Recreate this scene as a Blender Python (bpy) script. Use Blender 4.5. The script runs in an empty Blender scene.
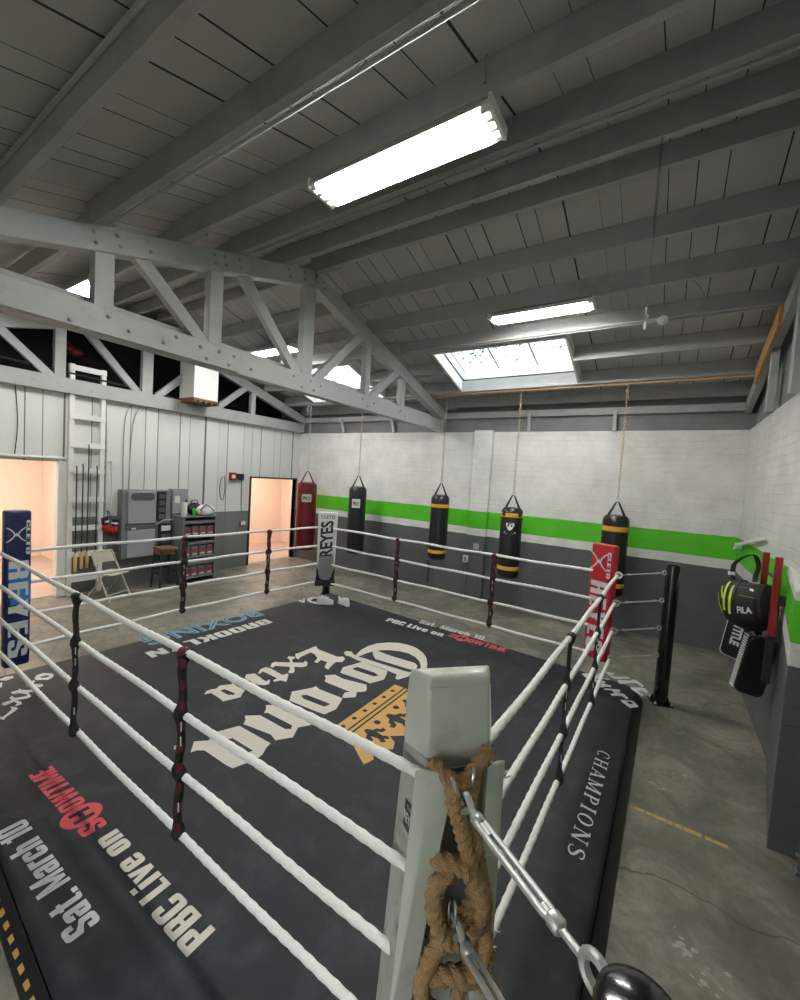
import bpy, bmesh, math, random
from mathutils import Vector as V, Matrix, Quaternion
from mathutils.geometry import tessellate_polygon
random.seed(7)
S = bpy.context.scene
COL = S.collection
PI = math.pi

# ------------------------------------------------------------------ materials
def new_mat(name):
    m = bpy.data.materials.new(name); m.use_nodes = True
    return m, m.node_tree.nodes, m.node_tree.links, m.node_tree.nodes['Principled BSDF']

def mat(name, col, rough=.6, metal=0., var=.12, scale=6., bump=0., bscale=40., dirt=None, dscale=1.5, dlo=.55, dhi=.75, spec=.5, coat=0., stretch=(1, 1, 1)):
    m, n, l, b = new_mat(name)
    b.inputs['Roughness'].default_value = rough; b.inputs['Metallic'].default_value = metal
    b.inputs['Specular IOR Level'].default_value = spec; b.inputs['Coat Weight'].default_value = coat
    g = n.new('ShaderNodeNewGeometry')
    mp = n.new('ShaderNodeMapping'); mp.inputs['Scale'].default_value = stretch
    l.new(g.outputs['Position'], mp.inputs['Vector'])
    nz = n.new('ShaderNodeTexNoise'); nz.inputs['Scale'].default_value = scale; nz.inputs['Detail'].default_value = 5
    l.new(mp.outputs['Vector'], nz.inputs['Vector'])
    mx = n.new('ShaderNodeMix'); mx.data_type = 'RGBA'
    mx.inputs['A'].default_value = (*[c*(1-var) for c in col], 1); mx.inputs['B'].default_value = (*[min(1, c*(1+var)) for c in col], 1)
    l.new(nz.outputs['Fac'], mx.inputs['Factor'])
    out = mx.outputs['Result']
    if dirt:
        n2 = n.new('ShaderNodeTexNoise'); n2.inputs['Scale'].default_value = dscale; n2.inputs['Detail'].default_value = 8; n2.inputs['Roughness'].default_value = .65
        l.new(g.outputs['Position'], n2.inputs['Vector'])
        r = n.new('ShaderNodeMapRange'); r.inputs['From Min'].default_value = dlo; r.inputs['From Max'].default_value = dhi
        l.new(n2.outputs['Fac'], r.inputs['Value'])
        m2 = n.new('ShaderNodeMix'); m2.data_type = 'RGBA'
        l.new(r.outputs['Result'], m2.inputs['Factor']); l.new(out, m2.inputs['A']); m2.inputs['B'].default_value = (*dirt, 1)
        out = m2.outputs['Result']
    l.new(out, b.inputs['Base Color'])
    if bump:
        n3 = n.new('ShaderNodeTexNoise'); n3.inputs['Scale'].default_value = bscale; n3.inputs['Detail'].default_value = 4
        l.new(mp.outputs['Vector'], n3.inputs['Vector'])
        bp = n.new('ShaderNodeBump'); bp.inputs['Strength'].default_value = bump; bp.inputs['Distance'].default_value = .01
        l.new(n3.outputs['Fac'], bp.inputs['Height']); l.new(bp.outputs['Normal'], b.inputs['Normal'])
    return m

def emit(name, col, s):
    m, n, l, b = new_mat(name)
    b.inputs['Base Color'].default_value = (*col, 1)
    b.inputs['Emission Color'].default_value = (*col, 1); b.inputs['Emission Strength'].default_value = s
    return m

def math_node(n, l, op, a, b=None):
    x = n.new('ShaderNodeMath'); x.operation = op
    for i, q in enumerate((a, b)):
        if q is None: continue
        if isinstance(q, (int, float)): x.inputs[i].default_value = q
        else: l.new(q, x.inputs[i])
    return x.outputs[0]

def boards(name, axis, width, col, seam=(.02, .02, .02), gap=.035, var=.2, rough=.7, lower=None, zsplit=0., bump=.5):
    """painted boards: seams at fixed spacing along one axis, each board its own tint"""
    m, n, l, b = new_mat(name); b.inputs['Roughness'].default_value = rough
    g = n.new('ShaderNodeNewGeometry'); sp = n.new('ShaderNodeSeparateXYZ'); l.new(g.outputs['Position'], sp.inputs[0])
    nz0 = n.new('ShaderNodeTexNoise'); nz0.inputs['Scale'].default_value = .9; l.new(g.outputs['Position'], nz0.inputs['Vector'])
    q = math_node(n, l, 'DIVIDE', sp.outputs[axis], width)
    # uneven widths: bend the coordinate by a slow sine
    q = math_node(n, l, 'ADD', q, math_node(n, l, 'MULTIPLY', math_node(n, l, 'SINE', math_node(n, l, 'MULTIPLY', q, 2.4)), .22))
    fr = math_node(n, l, 'FRACT', q); fl = math_node(n, l, 'FLOOR', q)
    wn = n.new('ShaderNodeTexWhiteNoise'); wn.noise_dimensions = '1D'; l.new(fl, wn.inputs['W'])
    gp = math_node(n, l, 'MULTIPLY', math_node(n, l, 'ADD', wn.outputs['Value'], .35), gap)
    sm = math_node(n, l, 'LESS_THAN', fr, gp)
    nz = n.new('ShaderNodeTexNoise'); nz.inputs['Scale'].default_value = 5; nz.inputs['Detail'].default_value = 6; l.new(g.outputs['Position'], nz.inputs['Vector'])
    f = math_node(n, l, 'ADD', math_node(n, l, 'MULTIPLY', wn.outputs['Value'], .5), math_node(n, l, 'MULTIPLY', nz.outputs['Fac'], .5))
    def tint(c):
        mx = n.new('ShaderNodeMix'); mx.data_type = 'RGBA'
        mx.inputs['A'].default_value = (*[k*(1-var) for k in c], 1); mx.inputs['B'].default_value = (*[k*(1+var) for k in c], 1)
        l.new(f, mx.inputs['Factor']); return mx.outputs['Result']
    out = tint(col)
    if lower:
        m3 = n.new('ShaderNodeMix'); m3.data_type = 'RGBA'
        l.new(math_node(n, l, 'LESS_THAN', sp.outputs[2], zsplit), m3.inputs['Factor']); l.new(out, m3.inputs['A']); l.new(tint(lower), m3.inputs['B'])
        out = m3.outputs['Result']
    m4 = n.new('ShaderNodeMix'); m4.data_type = 'RGBA'
    l.new(sm, m4.inputs['Factor']); l.new(out, m4.inputs['A']); m4.inputs['B'].default_value = (*seam, 1)
    l.new(m4.outputs['Result'], b.inputs['Base Color'])
    bp = n.new('ShaderNodeBump'); bp.inputs['Strength'].default_value = bump; bp.inputs['Distance'].default_value = .01; bp.invert = True
    l.new(sm, bp.inputs['Height']); l.new(bp.outputs['Normal'], b.inputs['Normal'])
    return m

def brick_paint(name, ax, zones, course=.1, length=.55, rough=.45):
    """painted brickwork; zones = [(z from, colour)] painted bands"""
    m, n, l, b = new_mat(name); b.inputs['Roughness'].default_value = rough
    g = n.new('ShaderNodeNewGeometry'); sp = n.new('ShaderNodeSeparateXYZ'); l.new(g.outputs['Position'], sp.inputs[0])
    cb = n.new('ShaderNodeCombineXYZ'); l.new(sp.outputs[ax], cb.inputs[0]); l.new(sp.outputs[2], cb.inputs[1])
    wob = n.new('ShaderNodeTexNoise'); wob.inputs['Scale'].default_value = 3.; l.new(g.outputs['Position'], wob.inputs['Vector'])
    va = n.new('ShaderNodeVectorMath'); va.operation = 'MULTIPLY_ADD'
    l.new(wob.outputs['Color'], va.inputs[0]); va.inputs[1].default_value = (.05, .045, 0); l.new(cb.outputs[0], va.inputs[2])
    bt = n.new('ShaderNodeTexBrick'); l.new(va.outputs[0], bt.inputs['Vector'])
    bt.inputs['Scale'].default_value = 1; bt.inputs['Brick Width'].default_value = length; bt.inputs['Row Height'].default_value = course
    bt.inputs['Mortar Size'].default_value = .006; bt.inputs['Mortar Smooth'].default_value = .6
    bt.inputs['Color1'].default_value = (1, 1, 1, 1); bt.inputs['Color2'].default_value = (.97, .97, .97, 1); bt.inputs['Mortar'].default_value = (.80, .80, .79, 1)
    nz = n.new('ShaderNodeTexNoise'); nz.inputs['Scale'].default_value = 2.2; nz.inputs['Detail'].default_value = 8; nz.inputs['Roughness'].default_value = .7; l.new(g.outputs['Position'], nz.inputs['Vector'])
    prev = None
    for z, c in zones:
        rgb = n.new('ShaderNodeRGB'); rgb.outputs[0].default_value = (*c, 1)
        if prev is None: prev = rgb.outputs[0]; continue
        mx = n.new('ShaderNodeMix'); mx.data_type = 'RGBA'
        ed = math_node(n, l, 'ADD', sp.outputs[2], math_node(n, l, 'MULTIPLY', math_node(n, l, 'SUBTRACT', nz.outputs['Fac'], .5), .03))
        l.new(math_node(n, l, 'GREATER_THAN', ed, z), mx.inputs['Factor']); l.new(prev, mx.inputs['A']); l.new(rgb.outputs[0], mx.inputs['B'])
        prev = mx.outputs['Result']
    m1 = n.new('ShaderNodeMix'); m1.data_type = 'RGBA'; m1.blend_type = 'MULTIPLY'; nm = n.new('ShaderNodeTexNoise'); nm.inputs['Scale'].default_value = 1.; nm.inputs['Detail'].default_value = 4
    sc = n.new('ShaderNodeMapping'); sc.inputs['Scale'].default_value = (1.2, 1.2, 7); l.new(g.outputs['Position'], sc.inputs['Vector']); l.new(sc.outputs['Vector'], nm.inputs['Vector'])
    mr = n.new('ShaderNodeMapRange'); mr.inputs['From Min'].default_value = .42; mr.inputs['From Max'].default_value = .62; mr.inputs['To Min'].default_value = .15; l.new(nm.outputs['Fac'], mr.inputs['Value']); l.new(mr.outputs['Result'], m1.inputs['Factor'])
    l.new(prev, m1.inputs['A']); l.new(bt.outputs['Color'], m1.inputs['B'])
    rp = n.new('ShaderNodeMapRange'); rp.inputs['From Min'].default_value = .35; rp.inputs['From Max'].default_value = .7; rp.inputs['To Min'].default_value = .82; rp.inputs['To Max'].default_value = 1.06
    l.new(nz.outputs['Fac'], rp.inputs['Value'])
    m2 = n.new('ShaderNodeMix'); m2.data_type = 'RGBA'; m2.blend_type = 'MULTIPLY'; m2.inputs['Factor'].default_value = 1
    l.new(m1.outputs['Result'], m2.inputs['A']); l.new(rp.outputs['Result'], m2.inputs['B'])
    l.new(m2.outputs['Result'], b.inputs['Base Color'])
    h = math_node(n, l, 'ADD', math_node(n, l, 'MULTIPLY', bt.outputs['Fac'], -1.), math_node(n, l, 'MULTIPLY', nz.outputs['Fac'], .8))
    bp = n.new('ShaderNodeBump'); bp.inputs['Strength'].default_value = .4; bp.inputs['Distance'].default_value = .009
    l.new(h, bp.inputs['Height']); l.new(bp.outputs['Normal'], b.inputs['Normal'])
    return m

def concrete(name):
    m, n, l, b = new_mat(name)
    g = n.new('ShaderNodeNewGeometry')
    def noise(s, d=8, r=.6, dist=0.):
        x = n.new('ShaderNodeTexNoise'); x.inputs['Scale'].default_value = s; x.inputs['Detail'].default_value = d; x.inputs['Roughness'].default_value = r; x.inputs['Distortion'].default_value = dist
        l.new(g.outputs['Position'], x.inputs['Vector']); return x.outputs['Fac']
    def ramp(f, a, b_, c0, c1):
        r = n.new('ShaderNodeValToRGB'); r.color_ramp.elements[0].position = a; r.color_ramp.elements[1].position = b_
        r.color_ramp.elements[0].color = (*c0, 1); r.color_ramp.elements[1].color = (*c1, 1); l.new(f, r.inputs['Fac']); return r.outputs['Color']
    base = ramp(noise(1.1, 9, .62, .4), .3, .72, (.118, .117, .10), (.345, .322, .272))
    st = ramp(noise(2.7, 10, .7, 1.), .42, .62, (.55, .58, .52), (1.10, 1.06, 1.0))
    m1 = n.new('ShaderNodeMix'); m1.data_type = 'RGBA'; m1.blend_type = 'MULTIPLY'; m1.inputs['Factor'].default_value = .85
    l.new(base, m1.inputs['A']); l.new(st, m1.inputs['B'])
    fine = ramp(noise(26, 6, .7), .3, .75, (.72, .72, .72), (1.2, 1.2, 1.2))
    m2 = n.new('ShaderNodeMix'); m2.data_type = 'RGBA'; m2.blend_type = 'MULTIPLY'; m2.inputs['Factor'].default_value = .6
    l.new(m1.outputs['Result'], m2.inputs['A']); l.new(fine, m2.inputs['B'])
    vo = n.new('ShaderNodeTexVoronoi'); vo.feature = 'DISTANCE_TO_EDGE'; vo.inputs['Scale'].default_value = .55
    wv = n.new('ShaderNodeTexNoise'); wv.inputs['Scale'].default_value = 2; wv.inputs['Detail'].default_value = 6; l.new(g.outputs['Position'], wv.inputs['Vector'])
    av = n.new('ShaderNodeVectorMath'); av.operation = 'MULTIPLY_ADD'; l.new(wv.outputs['Color'], av.inputs[0]); av.inputs[1].default_value = (.5, .5, .5); l.new(g.outputs['Position'], av.inputs[2]); l.new(av.outputs[0], vo.inputs['Vector'])
    m3 = n.new('ShaderNodeMix'); m3.data_type = 'RGBA'
    l.new(math_node(n, l, 'MULTIPLY', math_node(n, l, 'LESS_THAN', vo.outputs['Distance'], .004), .6), m3.inputs['Factor']); l.new(m2.outputs['Result'], m3.inputs['A']); m3.inputs['B'].default_value = (.04, .035, .03, 1)
    l.new(m3.outputs['Result'], b.inputs['Base Color'])
    r = n.new('ShaderNodeMapRange'); r.inputs['To Min'].default_value = .32; r.inputs['To Max'].default_value = .62; l.new(noise(3, 6), r.inputs['Value']); l.new(r.outputs['Result'], b.inputs['Roughness'])
    bp = n.new('ShaderNodeBump'); bp.inputs['Strength'].default_value = .15; bp.inputs['Distance'].default_value = .01; l.new(noise(14, 8), bp.inputs['Height']); l.new(bp.outputs['Normal'], b.inputs['Normal'])
    return m

WHITEW = (.74, .74, .71); DKGREY = (.105, .113, .112); GREEN = (.085, .52, .012)
M = dict(
    beam=mat('grey beam paint', (.35, .356, .348), .55, var=.12, scale=3, dirt=(.27, .274, .266), dscale=2.2, dlo=.5, dhi=.72, bump=.15, bscale=18),
    truss=mat('pale truss paint', (.41, .425, .41), .5, var=.12, scale=4, dirt=(.30, .30, .28), dscale=6, dlo=.58, dhi=.75, bump=.2, bscale=14),
    deck=boards('grey roof boards', 0, .27, (.47, .475, .465), gap=.05, var=.12, bump=.6),
    sheet=boards('white wall boards', 1, .31, (.72, .73, .70), seam=(.16, .16, .15), gap=.06, var=.06, lower=(.175, .19, .178), zsplit=1.36, rough=.5),
    back=brick_paint('painted brick wall', 0, [(0, DKGREY), (1.31, WHITEW), (1.46, GREEN), (1.815, WHITEW)]),
    side=brick_paint('painted brick side wall', 1, [(0, (.13, .138, .135)), (1.31, WHITEW), (1.47, GREEN), (1.815, WHITEW)]),
    pier=brick_paint('painted brick pier', 0, [(0, DKGREY), (1.30, WHITEW), (1.46, GREEN), (1.745, WHITEW)], course=.13, length=.4),
    band=brick_paint('grey brick', 0, [(0, (.20, .205, .20))]),
    bandside=brick_paint('grey brick side', 1, [(0, (.26, .265, .26))]),
    floor=concrete('worn concrete'),
    peach=mat('peach plaster', (.80, .66, .56), .8, var=.05),
    annex_floor=mat('dusty pink concrete', (.42, .34, .29), .5, var=.2, scale=2),
    whitepaint=mat('white gloss paint', (.80, .80, .77), .4, var=.04),
    black=mat('black loft darkness', (.008, .008, .008), .9),  # painted darkness of the unlit loft
    canvas=mat('charcoal ring canvas', (.0205, .0235, .0265), .7, spec=.3, var=.3, scale=2.5, dirt=(.044, .049, .053), dscale=5, dlo=.5, dhi=.75, bump=.25, bscale=7),
    skirt=mat('black vinyl skirt', (.012, .012, .013), .4, var=.2, bump=.3, bscale=9),
    ink=mat('cream mat print', (.62, .585, .51), .6, var=.06, scale=12),
    ink2=mat('white mat print', (.62, .62, .60), .6, var=.05, scale=12),
    inkgrey=mat('grey mat print', (.50, .51, .50), .6, var=.08, scale=12),
    inkred=mat('red mat print', (.55, .055, .075), .6, var=.08, scale=12),
    inkblue=mat('blue mat print', (.16, .32, .42), .6, var=.08, scale=12),
    gold=mat('gold mat print', (.58, .34, .10), .6, var=.06, scale=12),
    rope=mat('white rope tape', (.84, .84, .81), .45, var=.07, scale=30, dirt=(.5, .49, .45), dscale=14, dlo=.6, dhi=.8, bump=.5, bscale=60),
    strap=mat('black webbing', (.010, .009, .010), .6, var=.4, scale=40, bump=.3, bscale=90),
    strapred=mat('maroon print on webbing', (.10, .010, .016), .6, var=.3, scale=40),
    hemp=mat('brown hemp rope', (.38, .235, .11), .85, var=.4, scale=60, bump=.9, bscale=180),
    padwhite=mat('off white vinyl', (.50, .53, .475), .38, var=.06, scale=7, dirt=(.33, .34, .29), dscale=5, dlo=.58, dhi=.78, bump=.35, bscale=7, coat=.1),
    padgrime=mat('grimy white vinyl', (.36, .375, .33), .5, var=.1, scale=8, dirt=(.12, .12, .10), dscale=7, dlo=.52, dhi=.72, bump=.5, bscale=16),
    padwhite2=mat('bright white vinyl', (.66, .67, .66), .4, var=.05),
    padgrey=mat('silver grey vinyl', (.40, .42, .43), .4, var=.06),
    padred=mat('red vinyl', (.46, .014, .028), .35, var=.1),
    padblue=mat('navy vinyl', (.014, .022, .095), .35, var=.5, scale=9, stretch=(1, 1, 1)),
    padsky=mat('sky blue vinyl', (.03, .20, .56), .35, var=.2, scale=9),
    steel=mat('galvanised steel', (.62, .63, .62), .32, metal=1., var=.12, scale=30),
    steelmatte=mat('dull zinc', (.52, .53, .52), .42, metal=.6, var=.15, scale=30),
    brass=mat('brass plated chain', (.50, .40, .22), .45, metal=.6, var=.2, scale=40),
    rust=mat('rusty chain', (.42, .33, .24), .55, metal=.5, var=.3, scale=40),
    post=mat('black powder coat', (.006, .006, .007), .18, var=.1, coat=.3),
    bagblack=mat('black bag vinyl', (.012, .012, .013), .34, var=.2, bump=.25, bscale=12),
    bagred=mat('dark red bag vinyl', (.10, .004, .009), .33, var=.15, bump=.25, bscale=12),
    yellow=mat('yellow webbing', (.66, .36, .02), .55, var=.06),
    label=mat('white label', (.70, .71, .68), .5, var=.04),
    labelolive=mat('pale olive label', (.36, .40, .30), .5, var=.1),
    dark=mat('dark plastic', (.02, .02, .02), .4),
    graymetal=mat('grey enamel', (.19, .205, .21), .42, var=.05),
    graydoor=mat('light grey enamel', (.30, .325, .34), .4, var=.04),
    darkgrey=mat('dark grey steel', (.085, .09, .088), .5, var=.1),
    olive=mat('olive steel', (.15, .16, .15), .5, var=.15),
    beige=mat('beige enamel', (.52, .49, .40), .35, var=.04),
    brown=mat('brown wood', (.17, .085, .04), .6, var=.3, scale=8, stretch=(1, 8, 1)),
    rawwood=mat('raw pine', (.50, .33, .18), .6, var=.25, scale=9, stretch=(.3, 8, 8)),
    orangewood=mat('raw orange plywood', (.50, .29, .11), .6, var=.2, scale=9),
    blond=mat('blond wood', (.68, .46, .20), .5, var=.15, scale=20),
    red=mat('red gloss', (.27, .011, .016), .3, var=.1),
    redpaper=mat('red printed card', (.27, .075, .075), .5, var=.3, scale=20),
    neon=mat('lime trim', (.55, .66, .06), .5, var=.1),
    nylon=mat('black nylon', (.010, .010, .011), .7, var=.3, bump=.5, bscale=25),
    greencan=mat('green can', (.06, .38, .08), .3, metal=.2),
    whitecloth=mat('white cloth', (.72, .73, .72), .8, var=.08, bump=.6, bscale=20),
    cable=mat('grey cable', (.33, .335, .32), .5),
    blackcable=mat('black cable', (.015, .015, .015), .5),
    tape=mat('worn yellow tape', (.50, .36, .10), .6, var=.2, scale=30, dirt=(.22, .20, .15), dscale=22, dlo=.55, dhi=.62),
    splat=mat('dried white paint', (.36, .37, .36), .6, var=.2, scale=20),
    leafm=mat('tree leaves', (.07, .11, .05), .6, var=.4, scale=8),
    bark=mat('bark', (.09, .07, .05), .8),
    tube=emit('lit fluorescent tube', (1., .985, .955), 98.),
    lampglow=emit('lit room lamp', (1., .87, .77), 31.),
)
def glass():
    m, n, l, b = new_mat('clear skylight glazing')
    t = n.new('ShaderNodeBsdfTransparent'); t.inputs[0].default_value = (.95, .97, .98, 1)
    gl = n.new('ShaderNodeBsdfGlossy'); gl.inputs['Roughness'].default_value = .05
    mx = n.new('ShaderNodeMixShader'); mx.inputs[0].default_value = .06
    l.new(t.outputs[0], mx.inputs[1]); l.new(gl.outputs[0], mx.inputs[2]); l.new(mx.outputs[0], n['Material Output'].inputs[0])
    return m
M['glass'] = glass()

# ------------------------------------------------------------------ mesh builder
class B:
    def __init__(s): s.v = []; s.f = []
    def add(s, v, f):
        o = len(s.v); s.v += [V(p) for p in v]; s.f += [tuple(i+o for i in q) for q in f]; return s
    def box(s, x0, x1, y0, y1, z0, z1, R=None, c=None):
        v = [V((x, y, z)) for z in (z0, z1) for x, y in ((x0, y0), (x1, y0), (x1, y1), (x0, y1))]
        if R is not None: c = V(c) if c else V(); v = [R @ (p-c)+c for p in v]
        return s.add(v, [(3, 2, 1, 0), (4, 5, 6, 7), (0, 1, 5, 4), (1, 2, 6, 5), (2, 3, 7, 6), (3, 0, 4, 7)])
    def beam(s, p0, p1, w, h, up=(0, 0, 1), r=None):
        p0, p1 = V(p0), V(p1); d = (p1-p0).normalized(); a = d.cross(V(up)).normalized(); u = a.cross(d)
        v = [p+a*i*w/2+u*j*h/2 for p in (p0, p1) for i, j in ((-1, -1), (1, -1), (1, 1), (-1, 1))]
        return s.add(v, [(3, 2, 1, 0), (4, 5, 6, 7), (0, 1, 5, 4), (1, 2, 6, 5), (2, 3, 7, 6), (3, 0, 4, 7)])
    def frame8(s, v):
        return s.add(v, [(3, 2, 1, 0), (4, 5, 6, 7), (0, 1, 5, 4), (1, 2, 6, 5), (2, 3, 7, 6), (3, 0, 4, 7)])
    def tube(s, pts, r, seg=8, lobes=0, depth=0., pitch=.1, closed=False):
        pts = [V(p) for p in pts]; n = len(pts); rr = r if isinstance(r, (list, tuple)) else [r]*n
        tang = []
        for i in range(n):
            a = pts[(i-1) % n] if (closed or i) else pts[0]; b = pts[(i+1) % n] if (closed or i < n-1) else pts[-1]
            t = b-a; tang.append(t.normalized() if t.length > 1e-9 else V((0, 0, 1)))
        t0 = tang[0]; ref = V((0, 0, 1)) if abs(t0.z) < .9 else V((1, 0, 0)); nrm = (ref-t0*ref.dot(t0)).normalized()
        vs = []; L = 0.
        for i in range(n):
            if i:
                q = tang[i-1].rotation_difference(tang[i]); nrm = (q @ nrm); nrm = (nrm-tang[i]*nrm.dot(tang[i])).normalized(); L += (pts[i]-pts[i-1]).length
            bn = tang[i].cross(nrm)
            for k in range(seg):
                a = 2*PI*k/seg
                ra = rr[i]*(1+depth*math.cos(lobes*a-2*PI*L/pitch)) if lobes else rr[i]
                vs.append(pts[i]+nrm*math.cos(a)*ra+bn*math.sin(a)*ra)
        fs = []
        for i in range(n if closed else n-1):
            j = (i+1) % n
            for k in range(seg): fs.append((i*seg+k, i*seg+(k+1) % seg, j*seg+(k+1) % seg, j*seg+k))
        if not closed: fs += [tuple(range(seg-1, -1, -1)), tuple(range((n-1)*seg, n*seg))]
        return s.add(vs, fs)
    def lathe(s, prof, c=(0, 0, 0), seg=24, ax=None):
        R = V((0, 0, 1)).rotation_difference(V(ax)).to_matrix() if ax else Matrix.Identity(3)
        c = V(c); vs = []; fs = []
        for r, z in prof:
            for k in range(seg): a = 2*PI*k/seg; vs.append(c+R @ V((r*math.cos(a), r*math.sin(a), z)))
        for i in range(len(prof)-1):
            for k in range(seg): fs.append((i*seg+k, i*seg+(k+1) % seg, (i+1)*seg+(k+1) % seg, (i+1)*seg+k))
        fs += [tuple(range(seg-1, -1, -1)), tuple(range((len(prof)-1)*seg, len(prof)*seg))]
        return s.add(vs, fs)
    def cyl(s, p0, p1, r, seg=16):
        p0, p1 = V(p0), V(p1); return s.lathe([(r, 0), (r, (p1-p0).length)], p0, seg, p1-p0)
    def torus(s, c, ax, R, r, seg=20, sseg=8, sx=1., upv=None):
        ax = V(ax).normalized(); u = V(upv) if upv else (V((0, 0, 1)) if abs(ax.z) < .9 else V((1, 0, 0))); u = (u-ax*u.dot(ax)).normalized(); w = ax.cross(u)
        return s.tube([V(c)+u*math.cos(2*PI*k/seg)*R+w*math.sin(2*PI*k/seg)*R*sx for k in range(seg)], r, sseg, closed=True)
    def blob(s, c, rx, ry, rz, seg=16, rings=10, R=None, lump=0., flat=None):
        c = V(c); vs = []; fs = []
        for i in range(rings+1):
            t = PI*i/rings
            for k in range(seg):
                a = 2*PI*k/seg; q = 1+lump*math.sin(3*a+2*t)*math.sin(2*t+a)
                p = V((rx*math.sin(t)*math.cos(a)*q, ry*math.sin(t)*math.sin(a)*q, rz*math.cos(t)))
                if flat is not None and p.z < flat: p.z = flat
                vs.append(c+(R @ p if R else p))
        for i in range(rings):
            for k in range(seg): fs.append((i*seg+k, (i+1)*seg+k, (i+1)*seg+(k+1) % seg, i*seg+(k+1) % seg))
        return s.add(vs, fs)
    def poly(s, outer, holes, mapf, thick=0.):
        loops = [outer]+list(holes); flat = [p for lp in loops for p in lp]
        tris = tessellate_polygon([[V((p[0], p[1], 0)) for p in lp] for lp in loops])
        n = len(flat)
        if not thick: return s.add([mapf(*p, 0) for p in flat], [tuple(t) for t in tris])
        s.add([mapf(*p, 0) for p in flat]+[mapf(*p, thick) for p in flat], [tuple(t) for t in tris]+[tuple(i+n for i in reversed(t)) for t in tris])
        o = len(s.v)-2*n; k = 0
        for lp in loops:
            m = len(lp)
            for i in range(m): s.f.append((o+k+i, o+k+(i+1) % m, o+n+k+(i+1) % m, o+n+k+i))
            k += m
        return s
    def loft(s, rings, cap=True):
        m = len(rings[0]); o = len(s.v); s.v += [V(p) for r in rings for p in r]
        for i in range(len(rings)-1):
            for k in range(m): s.f.append((o+i*m+k, o+i*m+(k+1) % m, o+(i+1)*m+(k+1) % m, o+(i+1)*m+k))
        if cap: s.f += [tuple(o+k for k in range(m-1, -1, -1)), tuple(o+(len(rings)-1)*m+k for k in range(m))]
        return s

def wloc(o):
    p = V(o.location)
    return p+wloc(o.parent) if o.parent else p

def obj(name, b, m, parent=None, bevel=0., smooth=35, recalc=True, at=None):
    """one mesh object. Coordinates in b are world; with a parent they are made relative to it; with `at` the origin sits there."""
    me = bpy.data.meshes.new(name)
    off = wloc(parent) if parent else (V(at) if at else V())
    me.from_pydata([tuple(p-off) for p in b.v], [], b.f)
    if recalc:
        bm = bmesh.new(); bm.from_mesh(me); bmesh.ops.recalc_face_normals(bm, faces=bm.faces); bm.to_mesh(me); bm.free()
    me.validate(); me.update()
    if smooth:
        me.polygons.foreach_set('use_smooth', [True]*len(me.polygons)); me.set_sharp_from_angle(angle=math.radians(smooth))
    me.materials.append(M[m] if isinstance(m, str) else m)
    o = bpy.data.objects.new(name, me); COL.objects.link(o)
    if parent: o.parent = parent
    elif at: o.location = at
    if bevel:
        md = o.modifiers.new('edge', 'BEVEL'); md.width = bevel; md.segments = 2; md.limit_method = 'ANGLE'; md.angle_limit = math.radians(40)
    return o

def tag(o, label, cat, group=None, kind=None):
    o['label'] = label; o['category'] = cat
    if group: o['group'] = group
    if kind: o['kind'] = kind
    return o
def thing(name, label, cat, loc, group=None):
    o = bpy.data.objects.new(name, None); COL.objects.link(o); o.location = loc; o.empty_display_size = .1
    return tag(o, label, cat, group)
def struct(name, b, m, parent=None, **k):
    o = obj(name, b, m, parent, **k); o['kind'] = 'structure'; return o
def dup(root, loc, label=None, rotz=None):
    r = root.copy(); COL.objects.link(r); r.location = loc
    if rotz is not None: r.rotation_euler = (0, 0, rotz)
    if label: r['label'] = label
    for ch in list(root.children):
        c = ch.copy(); COL.objects.link(c); c.parent = r
        for g in ch.children:
            d = g.copy(); COL.objects.link(d); d.parent = c
    return r

def text_mesh(body, bold=0., space=1.):
    cu = bpy.data.curves.new('t', 'FONT'); cu.body = body; cu.size = 1; cu.offset = bold; cu.space_character = space; cu.resolution_u = 3
    o = bpy.data.objects.new('t', cu); COL.objects.link(o); bpy.context.view_layer.update()
    me = bpy.data.meshes.new_from_object(o.evaluated_get(bpy.context.evaluated_depsgraph_get()))
    vs = [(v.co.x, v.co.y) for v in me.vertices]; fs = [tuple(p.vertices) for p in me.polygons]
    bpy.data.objects.remove(o); bpy.data.curves.remove(cu); bpy.data.meshes.remove(me)
    x0, x1 = min(v[0] for v in vs), max(v[0] for v in vs); y0, y1 = min(v[1] for v in vs), max(v[1] for v in vs)
    return [((x-x0)/(x1-x0), (y-y0)/(y1-y0)) for x, y in vs], fs
def lettering(b, body, o, u, v, n, bold=.02, slant=0., space=1., arch=None):
    """text filling the parallelogram o, o+u, o+v, lifted along n"""
    vs, fs = text_mesh(body, bold, space); o, u, v, n = V(o), V(u), V(v), V(n)
    b.add([o+u*(x+slant*y)+v*(arch(x, y) if arch else y)+n for x, y in vs], fs); return b

def resample(pts, step):
    pts = [V(p) for p in pts]; out = [pts[0]]
    for a, b in zip(pts, pts[1:]):
        k = max(1, int((b-a).length/step))
        out += [a.lerp(b, i/k) for i in range(1, k+1)]
    return out
def spline(pts, sub=8):
    pts = [V(p) for p in pts]; P = [pts[0]*2-pts[1]]+pts+[pts[-1]*2-pts[-2]]; out = []
    for i in range(1, len(P)-2):
        for k in range(sub):
            t = k/sub; a, b, c, d = P[i-1], P[i], P[i+1], P[i+2]
            out.append(.5*((2*b)+(c-a)*t+(2*a-5*b+4*c-d)*t*t+(3*b-a-3*c+d)*t**3))
    return out+[pts[-1]]
def rrect(cx, cy, w, h, r, k=4):
    out = []
    for qx, qy, a0 in ((1, 1, 0), (-1, 1, 90), (-1, -1, 180), (1, -1, 270)):
        for i in range(k+1):
            a = math.radians(a0+90*i/k); out.append((cx+qx*(w/2-r)+r*math.cos(a), cy+qy*(h/2-r)+r*math.sin(a)))
    return out
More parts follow.
